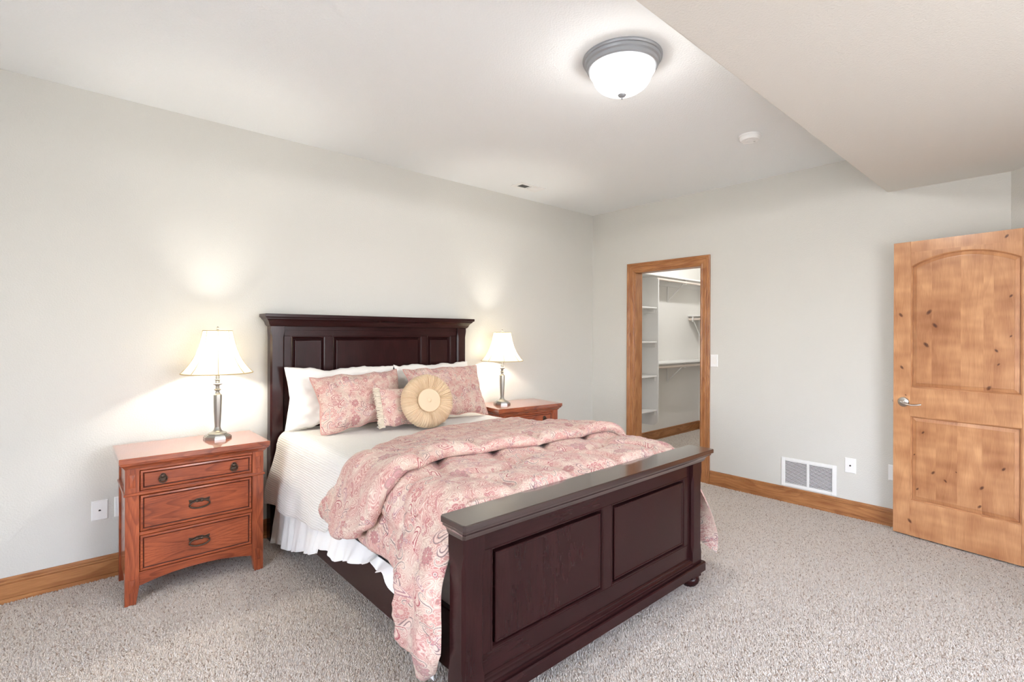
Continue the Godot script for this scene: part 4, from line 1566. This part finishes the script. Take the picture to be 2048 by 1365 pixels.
func table_lamp(label: String) -> Node3D:
	var t := node("table_lamp")
	tag(t, label, "lamp", "matching table lamps")
	var b := B.new()
	# octagonal foot in steps
	var loops := []
	for q in [[0.0, 0.076], [0.014, 0.076], [0.0145, 0.070], [0.019, 0.069], [0.0195, 0.063], [0.024, 0.061], [0.0245, 0.054], [0.027, 0.053]]:
		loops.append(B.ring(Vector3(0, q[0], 0), q[1], 8, 1, PI / 8))
	b.loft(loops)
	part("foot", b, M.pewter, t, 20.0)
	b = B.new()
	b.lathe(Vector3.ZERO, [[0.050, 0.0268], [0.051, 0.030], [0.046, 0.034], [0.034, 0.038], [0.025, 0.044], [0.019, 0.054], [0.0165, 0.064]], 28)
	part("bell", b, M.pewter, t, 50.0)
	b = B.new()
	loops = []
	for q in [[0.0635, 0.0175], [0.068, 0.0160], [0.11, 0.0185], [0.16, 0.0212], [0.21, 0.0232], [0.245, 0.0240], [0.262, 0.0238], [0.266, 0.019], [0.270, 0.014]]:
		loops.append(B.ring(Vector3(0, q[0], 0), q[1], 8, 1, PI / 8))
	b.loft(loops)
	part("faceted_column", b, M.pewter, t, 20.0)
	b = B.new()
	b.lathe(Vector3.ZERO, [[0.014, 0.2695], [0.012, 0.276], [0.0105, 0.281], [0.012, 0.285], [0.0185, 0.289], [0.0195, 0.293], [0.0165, 0.297], [0.011, 0.301], [0.011, 0.314], [0.013, 0.317], [0.029, 0.326], [0.0305, 0.329], [0.028, 0.331], [0.0125, 0.334], [0.0115, 0.347], [0.018, 0.351], [0.019, 0.354], [0.0115, 0.357], [0.0115, 0.400], [0.015, 0.402], [0.015, 0.430]], 24)
	part("turned_neck", b, M.pewter, t, 40.0)
	# bell shade of eight panels, open above and below
	var nseg := 64
	var rows := 16
	var y0 := 0.393
	var y1 := 0.648
	var vv := PackedVector3Array()
	var uu := PackedVector2Array()
	var idx := PackedInt32Array()
	var rad := func(k: float) -> float:
		return lerpf(0.190, 0.077, k) - 0.030 * sin(PI * pow(k, 0.85)) * (1.0 - 0.25 * k)
	for j in rows + 1:
		var k := float(j) / rows
		for i in nseg:
			var a := TAU * i / nseg + 0.18
			var seg := fposmod(float(i) / nseg * 8.0, 1.0)
			var r: float = rad.call(k) * (1.0 - 0.022 * (1.0 - pow(absf(seg * 2.0 - 1.0), 2.0)))
			var y := lerpf(y0, y1, k)
			vv.push_back(Vector3(cos(a) * r, y, sin(a) * r))
			uu.push_back(Vector2(a * 0.2, k))
	for j in rows:
		for i in nseg:
			var q := j * nseg + i
			var e := j * nseg + (i + 1) % nseg
			idx.append_array(PackedInt32Array([q, e + nseg, e, q, q + nseg, e + nseg]))
	var sh := put("shade", indexed(vv, uu, idx), M.shade, t)
	for e in 8:
		b = B.new()
		var path := PackedVector3Array()
		for j in 9:
			var k := j / 8.0
			var a := TAU * e / 8.0 + 0.18
			var r: float = rad.call(k) * 1.0 + 0.0006
			path.push_back(Vector3(cos(a) * r, lerpf(y0, y1, k), sin(a) * r))
		b.tube(path, 0.0019, 5)
		part("seam", b, M.shade_trim, sh, 60.0)
	for q in [[y0, 0.190, 0.0032], [y1, 0.077, 0.0028]]:
		b = B.new()
		var path := PackedVector3Array()
		for i in 64:
			var a := TAU * i / 64.0 + 0.18
			var seg := fposmod(i / 64.0 * 8.0, 1.0)
			var r: float = q[1] * (1.0 - 0.022 * (1.0 - pow(absf(seg * 2.0 - 1.0), 2.0)))
			path.push_back(Vector3(cos(a) * r, q[0], sin(a) * r))
		b.tube(path, q[2], 6, true)
		part("trim_band", b, M.shade_trim, sh, 60.0)
	# harp and spider that carry the shade, finial on top
	b = B.new()
	var harp := PackedVector3Array()
	for i in 17:
		var a := PI * i / 16.0
		harp.push_back(Vector3(cos(a) * 0.045 * (1.0 if sin(a) > 0.3 else 0.75 + sin(a) * 0.8), 0.42 + 0.225 * pow(sin(a), 0.7), 0))
	b.tube(harp, 0.0018, 6)
	for e in 3:
		var a := TAU * e / 3.0
		b.tube(PackedVector3Array([Vector3(0, 0.644, 0), Vector3(cos(a) * 0.075, 0.646, sin(a) * 0.075)]), 0.0014, 5)
	part("harp", b, M.pewter, t, 60.0)
	b = B.new()
	b.lathe(Vector3.ZERO, [[0.005, 0.644], [0.009, 0.652], [0.005, 0.656], [0.006, 0.661], [0.0075, 0.666], [0.004, 0.671], [0.0006, 0.674]], 16)
	part("finial", b, M.pewter, t, 50.0)
	b = B.new()
	b.lathe(Vector3.ZERO, [[0.011, 0.428], [0.013, 0.445], [0.024, 0.470], [0.030, 0.495], [0.028, 0.515], [0.018, 0.530], [0.001, 0.535]], 20)
	var g := mat(rgb8(255, 248, 232), 0.4)
	g.emission_enabled = true
	g.emission = Color(1.0, 0.93, 0.80)
	g.emission_energy_multiplier = 4.0
	part("bulb", b, g, t, 60.0)
	lamp_light("lamp_bulb_light", t, Vector3(0, 0.505, 0), Color(1.0, 0.98, 0.935), E_LAMP, 0.03)
	return t

# ------------------------------------------------------------------ ceiling and wall fittings
func plate(called: String, label: String, cat: String, at: Vector3, yaw: float, w: float, h: float, group := "") -> Node3D:
	# a cover plate in its own axes, facing +z
	var t := node(called)
	tag(t, label, cat, group)
	t.position = at
	t.rotation.y = yaw
	var b := B.new()
	b.loft([PackedVector3Array([Vector3(-w / 2, -h / 2, 0), Vector3(w / 2, -h / 2, 0), Vector3(w / 2, h / 2, 0), Vector3(-w / 2, h / 2, 0)]), PackedVector3Array([Vector3(-w / 2, -h / 2, 0.003), Vector3(w / 2, -h / 2, 0.003), Vector3(w / 2, h / 2, 0.003), Vector3(-w / 2, h / 2, 0.003)]), PackedVector3Array([Vector3(-w / 2 + 0.004, -h / 2 + 0.004, 0.0065), Vector3(w / 2 - 0.004, -h / 2 + 0.004, 0.0065), Vector3(w / 2 - 0.004, h / 2 - 0.004, 0.0065), Vector3(-w / 2 + 0.004, h / 2 - 0.004, 0.0065)])])
	part("cover_plate", b, M.plate, t)
	return t

func screws(t: Node3D, ys: Array) -> void:
	for y in ys:
		var b := B.new()
		b.lathe(Vector3(0, y, 0.006), [[0.0034, 0.0], [0.0034, 0.001], [0.0015, 0.0014], [0.0003, 0.0014]], 12, 2)
		part("screw", b, M.plate, t)

func fittings() -> void:
	# ceiling light
	var t := node("ceiling_lamp")
	tag(t, "round flush ceiling light with brushed metal ring and glowing frosted bowl", "ceiling light")
	t.position = Vector3(-2.459, 2.74, 2.182)
	var b := B.new()
	b.lathe(Vector3.ZERO, [[0.192, 0.0], [0.192, -0.006], [0.188, -0.012], [0.183, -0.014], [0.183, -0.018], [0.180, -0.026], [0.173, -0.032], [0.172, -0.036], [0.171, -0.046], [0.164, -0.052], [0.158, -0.053], [0.150, -0.050], [0.02, -0.045]], 56)
	part("pan", b, M.pan, t, 28.0)
	b = B.new()
	var pr := [[0.150, -0.050], [0.156, -0.058], [0.157, -0.066], [0.152, -0.074], [0.146, -0.081]]
	for i in 12:
		var a := PI * 0.5 * i / 11.0
		pr.append([0.141 * pow(cos(a), 1.12), -0.086 - 0.088 * sin(a)])
	b.lathe(Vector3.ZERO, pr, 48)
	var g := mat(rgb8(250, 248, 244), 0.35)
	g.emission_enabled = true
	g.emission = Color(1.0, 0.97, 0.93)
	g.emission_energy_multiplier = 3.0
	part("glass_bowl", b, g, t, 50.0)
	b = B.new()
	b.lathe(Vector3.ZERO, [[0.018, -0.171], [0.021, -0.175], [0.017, -0.182], [0.009, -0.187], [0.004, -0.189], [0.005, -0.193], [0.0035, -0.197], [0.0004, -0.198]], 20)
	part("finial", b, M.pan, t, 50.0)
	var sp := SpotLight3D.new()
	sp.name = "ceiling_bulb_light"
	sp.light_color = C_WARM
	sp.light_energy = E_CEILING
	sp.light_size = 0.06
	sp.spot_range = 15.0
	sp.spot_attenuation = 2.0
	sp.spot_angle = 89.0
	sp.spot_angle_attenuation = 0.08
	sp.shadow_enabled = true
	t.add_child(sp, true)
	lamp_light("ceiling_bulb_glow", t, Vector3(0, -0.125, 0), C_WARM, E_CEILING * 0.12, 0.05)
	sp.position = Vector3(0, -0.125, 0)
	sp.rotation.x = -PI / 2
	# smoke detector
	t = node("smoke_detector")
	tag(t, "round white smoke detector on the ceiling, right of the ceiling light", "smoke detector")
	t.position = Vector3(-1.035, 2.74, 2.195)
	b = B.new()
	b.lathe(Vector3.ZERO, [[0.070, 0.0], [0.070, -0.008], [0.066, -0.010], [0.066, -0.013], [0.068, -0.014]], 36)
	part("base", b, M.plate, t, 30.0)
	b = B.new()
	b.lathe(Vector3.ZERO, [[0.066, -0.013], [0.067, -0.016], [0.064, -0.030], [0.058, -0.036], [0.052, -0.0365], [0.050, -0.034], [0.028, -0.035], [0.026, -0.038], [0.001, -0.039]], 36)
	part("cover", b, M.plate, t, 35.0)
	b = B.new()
	b.lathe(Vector3(0.035, -0.035, 0.015), [[0.006, 0.0], [0.006, -0.003], [0.0005, -0.0035]], 14)
	part("test_button", b, mat(rgb8(205, 205, 202), 0.4), t)
	# supply register in the ceiling
	t = node("ceiling_vent")
	tag(t, "small rectangular white supply vent in the ceiling above the far lamp", "vent")
	t.position = Vector3(-1.32, 2.74, 0.318)
	b = B.new()
	for q in [[-0.155, -0.108, -0.075, 0.075], [0.108, 0.155, -0.075, 0.075], [-0.108, 0.108, 0.038, 0.075], [-0.108, 0.108, -0.075, -0.038], [-0.004, 0.004, -0.038, 0.038]]:
		b.box(Vector3(q[0], -0.006, q[2]), Vector3(q[1], 0.0, q[3]), 0.0015)
	part("face_frame", b, M.plate, t)
	b = B.new()
	b.box(Vector3(-0.108, -0.0012, -0.038), Vector3(0.108, -0.0002, 0.038))
	part("duct", b, M.duct, t)
	for i in 18:
		var x := -0.100 + 0.2 * i / 17.0
		if absf(x) < 0.006:
			continue
		b = B.new()
		var dx := -0.0105
		if x > 0:
			dx = 0.008
		b.ext(PackedVector2Array([Vector2(x, -0.001), Vector2(x + 0.0012, -0.001), Vector2(x + 0.0012 + dx, -0.0055), Vector2(x + dx, -0.0055)]), 2, -0.038, 0.038)
		part("louvre", b, M.plate, t)
	# return grille low on the closet wall
	t = node("return_grille")
	tag(t, "white louvred return air grille low on the wall right of the closet", "vent")
	t.position = Vector3(0, 0.2535, 2.227)
	t.rotation.y = -PI / 2
	b = B.new()
	for q in [[-0.202, -0.172, -0.118, 0.118], [0.172, 0.202, -0.118, 0.118], [-0.172, 0.172, 0.092, 0.118], [-0.172, 0.172, -0.118, -0.092], [-0.009, 0.009, -0.092, 0.092]]:
		b.box(Vector3(q[0], q[2], 0), Vector3(q[1], q[3], 0.007), 0.002)
	part("face_frame", b, M.plate, t)
	b = B.new()
	b.box(Vector3(-0.172, -0.092, 0.0002), Vector3(0.172, 0.092, 0.0010))
	part("duct", b, M.dark, t)
	for s in [-1.0, 1.0]:
		for i in 17:
			var y := 0.0865 - 0.173 * i / 16.0
			b = B.new()
			var xa: float = s * 0.009
			var xb: float = s * 0.172
			b.ext(PackedVector2Array([Vector2(0.0012, y + 0.0036), Vector2(0.0012, y + 0.0026), Vector2(0.0066, y - 0.0008), Vector2(0.0070, y - 0.0002)]), 0, minf(xa, xb), maxf(xa, xb))
			part("louvre", b, M.plate, t)
	# switch and plates
	t = plate("light_switch", "white rocker light switch on the wall just right of the closet casing", "light switch", Vector3(0, 1.151, 1.437), -PI / 2, 0.070, 0.115)
	b = B.new()
	b.loft([PackedVector3Array([Vector3(-0.0165, -0.033, 0.006), Vector3(0.0165, -0.033, 0.006), Vector3(0.0165, 0.033, 0.006), Vector3(-0.0165, 0.033, 0.006)]), PackedVector3Array([Vector3(-0.0165, -0.033, 0.011), Vector3(0.0165, -0.033, 0.011), Vector3(0.0165, 0.033, 0.0075), Vector3(-0.0165, 0.033, 0.0075)])])
	part("rocker", b, M.white_paint, t)
	screws(t, [-0.046, 0.046])
	t = plate("cable_plate", "white wall plate with a single cable jack right of the return grille", "wall plate", Vector3(0, 0.3915, 2.520), -PI / 2, 0.074, 0.114)
	b = B.new()
	b.lathe(Vector3(0, 0, 0.006), [[0.0065, 0.0], [0.0065, 0.002], [0.0045, 0.0025], [0.0045, 0.009], [0.003, 0.009]], 6, 2)
	part("jack", b, M.dark, t)
	screws(t, [-0.042, 0.042])
	t = plate("power_outlet", "white outlet half hidden behind the open door's edge", "outlet", Vector3(0, 0.390, 2.794), -PI / 2, 0.074, 0.114)
	outlet_face(t)
	t = plate("phone_plate", "white wall plate with a small dark phone jack left of the nightstand", "wall plate", Vector3(-4.345, 0.3885, 0), 0, 0.074, 0.110)
	b = B.new()
	b.ext(PackedVector2Array([Vector2(-0.0055, -0.004), Vector2(0.0055, -0.004), Vector2(0.0055, 0.001), Vector2(0.002, 0.0045), Vector2(-0.002, 0.0045), Vector2(-0.0055, 0.001)]), 2, 0.0062, 0.0068)
	part("jack", b, M.dark, t)
	screws(t, [-0.042, 0.042])
	t = plate("power_outlet", "white outlet on the bed wall, half hidden behind the left nightstand", "outlet", Vector3(-4.243, 0.392, 0), 0, 0.074, 0.114)
	outlet_face(t)
	# lamp cord: plug in that outlet, cord up behind the nightstand
	t = node("lamp_cord")
	tag(t, "white lamp cord and plug in the outlet behind the left nightstand", "cord")
	b = B.new()
	b.box(Vector3(-4.257, 0.398, 0.0075), Vector3(-4.233, 0.420, 0.034), 0.004)
	part("plug", b, M.plate, t)
	b = B.new()
	var cp := PackedVector3Array()
	for i in 25:
		var k := i / 24.0
		cp.push_back(Vector3(-4.245 + 0.12 * k + 0.18 * k * k + 0.008 * sin(k * 9.0), 0.404 - 0.24 * sin(PI * minf(k * 1.15, 1.0)) + 0.30 * k * k, 0.030 + 0.012 * sin(k * 5.0)))
	b.tube(cp, 0.0025, 6)
	part("wire", b, M.plate, t, 60.0)

func outlet_face(t: Node3D) -> void:
	for y in [-0.0195, 0.0195]:
		var b := B.new()
		var l := PackedVector2Array()
		for i in 20:
			var a := TAU * i / 20.0
			l.push_back(Vector2(clampf(0.0175 * cos(a), -0.017, 0.017), y + clampf(0.0175 * sin(a), -0.0135, 0.0135)))
		b.ext(l, 2, 0.006, 0.0078)
		part("receptacle", b, M.plate, t)
		b = B.new()
		b.box(Vector3(-0.0075, y - 0.002, 0.0076), Vector3(-0.0058, y + 0.006, 0.0081))
		b.box(Vector3(0.0058, y - 0.001, 0.0076), Vector3(0.0072, y + 0.0055, 0.0081))
		b.lathe(Vector3(0, y - 0.0075, 0.0076), [[0.0024, 0.0], [0.0024, 0.0005]], 10, 2)
		part("slot", b, M.dark, t)
	screws(t, [0.0])

# ------------------------------------------------------------------ the open door
func door() -> void:
	var W := 0.752
	var H := 2.024
	var kn := [[0.043, 1.52, 0.018], [0.05, 1.155, 0.016], [0.252, 0.985, 0.0], [0.20, 1.535, 0.022], [0.232, 1.445, 0.020], [0.185, 1.315, 0.022], [0.535, 1.285, 0.013], [0.50, 1.05, 0.018], [0.600, 1.375, 0.009], [0.545, 1.20, 0.010], [0.580, 1.985, 0.014], [0.60, 1.62, 0.012], [0.073, 0.965, 0.007], [0.098, 0.10, 0.018], [0.225, 0.46, 0.015], [0.170, 0.72, 0.012], [0.47, 0.42, 0.016], [0.46, 0.30, 0.014], [0.57, 0.56, 0.014], [0.345, 0.49, 0.006], [0.12, 0.56, 0.008], [0.14, 0.33, 0.012], [0.29, 0.42, 0.012]]
	kn = kn.filter(func(q): return q[2] > 0.0)
	# glued-up boards of the two panels, each with a tone of its own [x0, x1, y0, y1, tone, shift]
	var bd := [[0.0, 0.098, 0, 3, 0.068, 0.0], [0.65, 0.76, 0, 3, 0.034, 5.1], [0.098, 0.65, 1.855, 3, 0.085, 8.0], [0.098, 0.65, 0.825, 1.018, 0.051, 11.0], [0.098, 0.65, 0, 0.243, 0.000, 14.0], [0.098, 0.215, 1.018, 1.95, -0.034, 2.0], [0.215, 0.365, 1.018, 1.95, -0.102, 3.4], [0.365, 0.475, 1.018, 1.95, 0.102, 6.2], [0.475, 0.522, 1.018, 1.95, 0.051, 7.7], [0.522, 0.65, 1.018, 1.95, 0.000, 9.3], [0.098, 0.240, 0.243, 0.825, 0.000, 20.0], [0.240, 0.350, 0.243, 0.825, -0.119, 21.7], [0.350, 0.470, 0.243, 0.825, 0.051, 23.0], [0.470, 0.65, 0.243, 0.825, -0.034, 25.1]]
	var tex := wood(480, 1280, W, H, rgb8(156, 100, 64), rgb8(224, 170, 122), 4.0, 61, kn, bd, 0.4, 0.26, 0.12, false)
	var wm := wood_mat(tex, W, H, 0.42, 0.7, 0.2)
	var t := node("door_1")
	struct(t)
	t.set_meta("label", "knotty wood door with an arched upper panel, standing open at the right")
	# own axes: x from the latch edge to the hinges, y up, z out of the face that we see
	var u := Vector3(-0.14154, 0, 0.98993)
	t.transform = Transform3D(Basis(u, Vector3.UP, u.cross(Vector3.UP)), Vector3(-0.133, 0.012, 2.8107))
	var th := 0.035
	var xa := 0.098
	var xb := 0.650
	var b := B.new()
	var cx := (xa + xb) / 2
	var rise := 0.076
	var yc := 1.855
	var half := (xb - xa) / 2
	var rad := (half * half + rise * rise) / (2 * rise)
	var arch := func(inset: float, n: int) -> PackedVector2Array:
		var l := PackedVector2Array()
		var oy: float = yc + rise - rad
		var rr := rad - inset
		var hx := half - inset
		var a0 := asin(hx / rr)
		for i in n + 1:
			var a := -a0 + 2.0 * a0 * i / n
			l.push_back(Vector2(cx + sin(a) * rr, oy + cos(a) * rr))
		return l
	# frame: stiles, rails and the arched top rail
	b.box(Vector3(0, 0, -th), Vector3(xa, H, 0), 0.0015)
	part_plain("stile", b, wm, t)
	b = B.new()
	b.box(Vector3(xb, 0, -th), Vector3(W, H, 0), 0.0015)
	part_plain("stile", b, wm, t)
	for q in [[0.0, 0.243], [0.825, 1.018]]:
		b = B.new()
		b.box(Vector3(xa, q[0], -th), Vector3(xb, q[1], -0.0003), 0.0)
		part_plain("rail", b, wm, t)
	b = B.new()
	var poly := PackedVector2Array(arch.call(0.0, 32))
	poly.push_back(Vector2(xb, H - 0.001))
	poly.push_back(Vector2(xa, H - 0.001))
	b.ext(poly, 2, -th, -0.0003)
	part_plain("rail", b, wm, t)
	# raised panels
	var up := func(inset: float, h: float) -> PackedVector3Array:
		var l := PackedVector3Array()
		l.push_back(Vector3(xa + inset, 1.018 + inset, h))
		l.push_back(Vector3(xb - inset, 1.018 + inset, h))
		var ar: PackedVector2Array = arch.call(inset, 32)
		for i in range(32, -1, -1):
			l.push_back(Vector3(ar[i].x, ar[i].y, h))
		return l
	var rings := [[0.0, -0.0005], [0.0035, -0.001], [0.005, -0.005], [0.0085, -0.009], [0.0095, -0.0175], [0.0125, -0.0180], [0.0130, -0.0135], [0.033, -0.0065], [0.0345, -0.0030], [0.0365, -0.0028]]
	b = B.new()
	b.panel(up, rings, Vector3.BACK)
	part_plain("arched_panel", b, wm, t, 14.0)
	b = B.new()
	b.panel(frame_outline(xa, xb, 0.243, 0.825, 0.0), rings, Vector3.BACK)
	part_plain("lower_panel", b, wm, t, 14.0)
	b = B.new()
	b.box(Vector3(xa, 0.243, -0.022), Vector3(xb, 1.92, -0.018))
	part_plain("panel_back", b, wm, t)
	# lever handle, latch, hinges
	var lv := node("door_handle", t)
	lv.set_meta("label", "satin nickel lever handle on a round rose")
	b = B.new()
	b.lathe(Vector3(0.060, 0.916, 0), [[0.033, 0.0], [0.033, 0.003], [0.030, 0.007], [0.020, 0.010], [0.014, 0.011]], 32, 2)
	part("rose", b, M.nickel, lv, 30.0)
	b = B.new()
	b.lathe(Vector3(0.060, 0.916, 0.009), [[0.011, 0.0], [0.0105, 0.026], [0.013, 0.030], [0.013, 0.040], [0.010, 0.044], [0.001, 0.045]], 20, 2)
	var path := PackedVector3Array()
	for i in 17:
		var k := i / 16.0
		path.push_back(Vector3(0.060 + 0.105 * k, 0.918 - 0.012 * sin(k * PI * 0.9) - 0.004 * k, 0.047 + 0.006 * sin(k * PI) - 0.022 * pow(k, 3.0)))
	b.tube(path, 0.0085, 10, false, 0.7)
	part("lever", b, M.nickel, lv, 50.0)
	b = B.new()
	b.box(Vector3(-0.0015, 0.886, -0.029), Vector3(0.0002, 0.944, -0.006), 0.0004)
	b.box(Vector3(-0.012, 0.908, -0.023), Vector3(0.0, 0.924, -0.012), 0.002)
	part("latch", b, M.nickel, t)
	for y in [0.25, 1.0, 1.78]:
		b = B.new()
		b.lathe(Vector3(W + 0.004, y, 0.004), [[0.006, 0.0], [0.006, 0.09]], 12)
		part("hinge", b, M.nickel, t)
	# jamb of that doorway in the corner wall
	var dg := Vector3(-1, 0, 1).normalized()
	var outw := Vector3(1, 0, 1).normalized()
	var cs := node("trim_2")
	struct(cs)
	cs.transform = Transform3D(Basis(dg, Vector3.UP, -outw), Vector3(0, -0.01, 3.39))
	for q in [[0.342, 0.360], [1.090, 1.108]]:
		b = B.new()
		b.box(Vector3(q[0], 0.0, -0.118), Vector3(q[1], 2.064, 0.003), 0.001)
		part("jamb", b, M.trim, cs)
	b = B.new()
	b.grain = 0
	b.box(Vector3(0.36, 2.046, -0.118), Vector3(1.09, 2.064, 0.003), 0.001)
	part("jamb", b, M.trim, cs)
	for q in [[0.262, 0.348, 0.0, 2.144], [1.102, 1.188, 0.0, 2.144]]:
		b = B.new()
		b.box(Vector3(q[0], q[2], 0.0), Vector3(q[1], q[3], 0.018), 0.004)
		part("casing", b, M.trim, cs)
	b = B.new()
	b.grain = 0
	b.box(Vector3(0.348, 2.058, 0.0), Vector3(1.102, 2.144, 0.018), 0.004)
	part("casing", b, M.trim, cs)

func part_plain(called: String, b: B, m: Material, parent: Node, deg := 36.0) -> MeshInstance3D:
	return put(called, b.mesh(deg), m, parent)
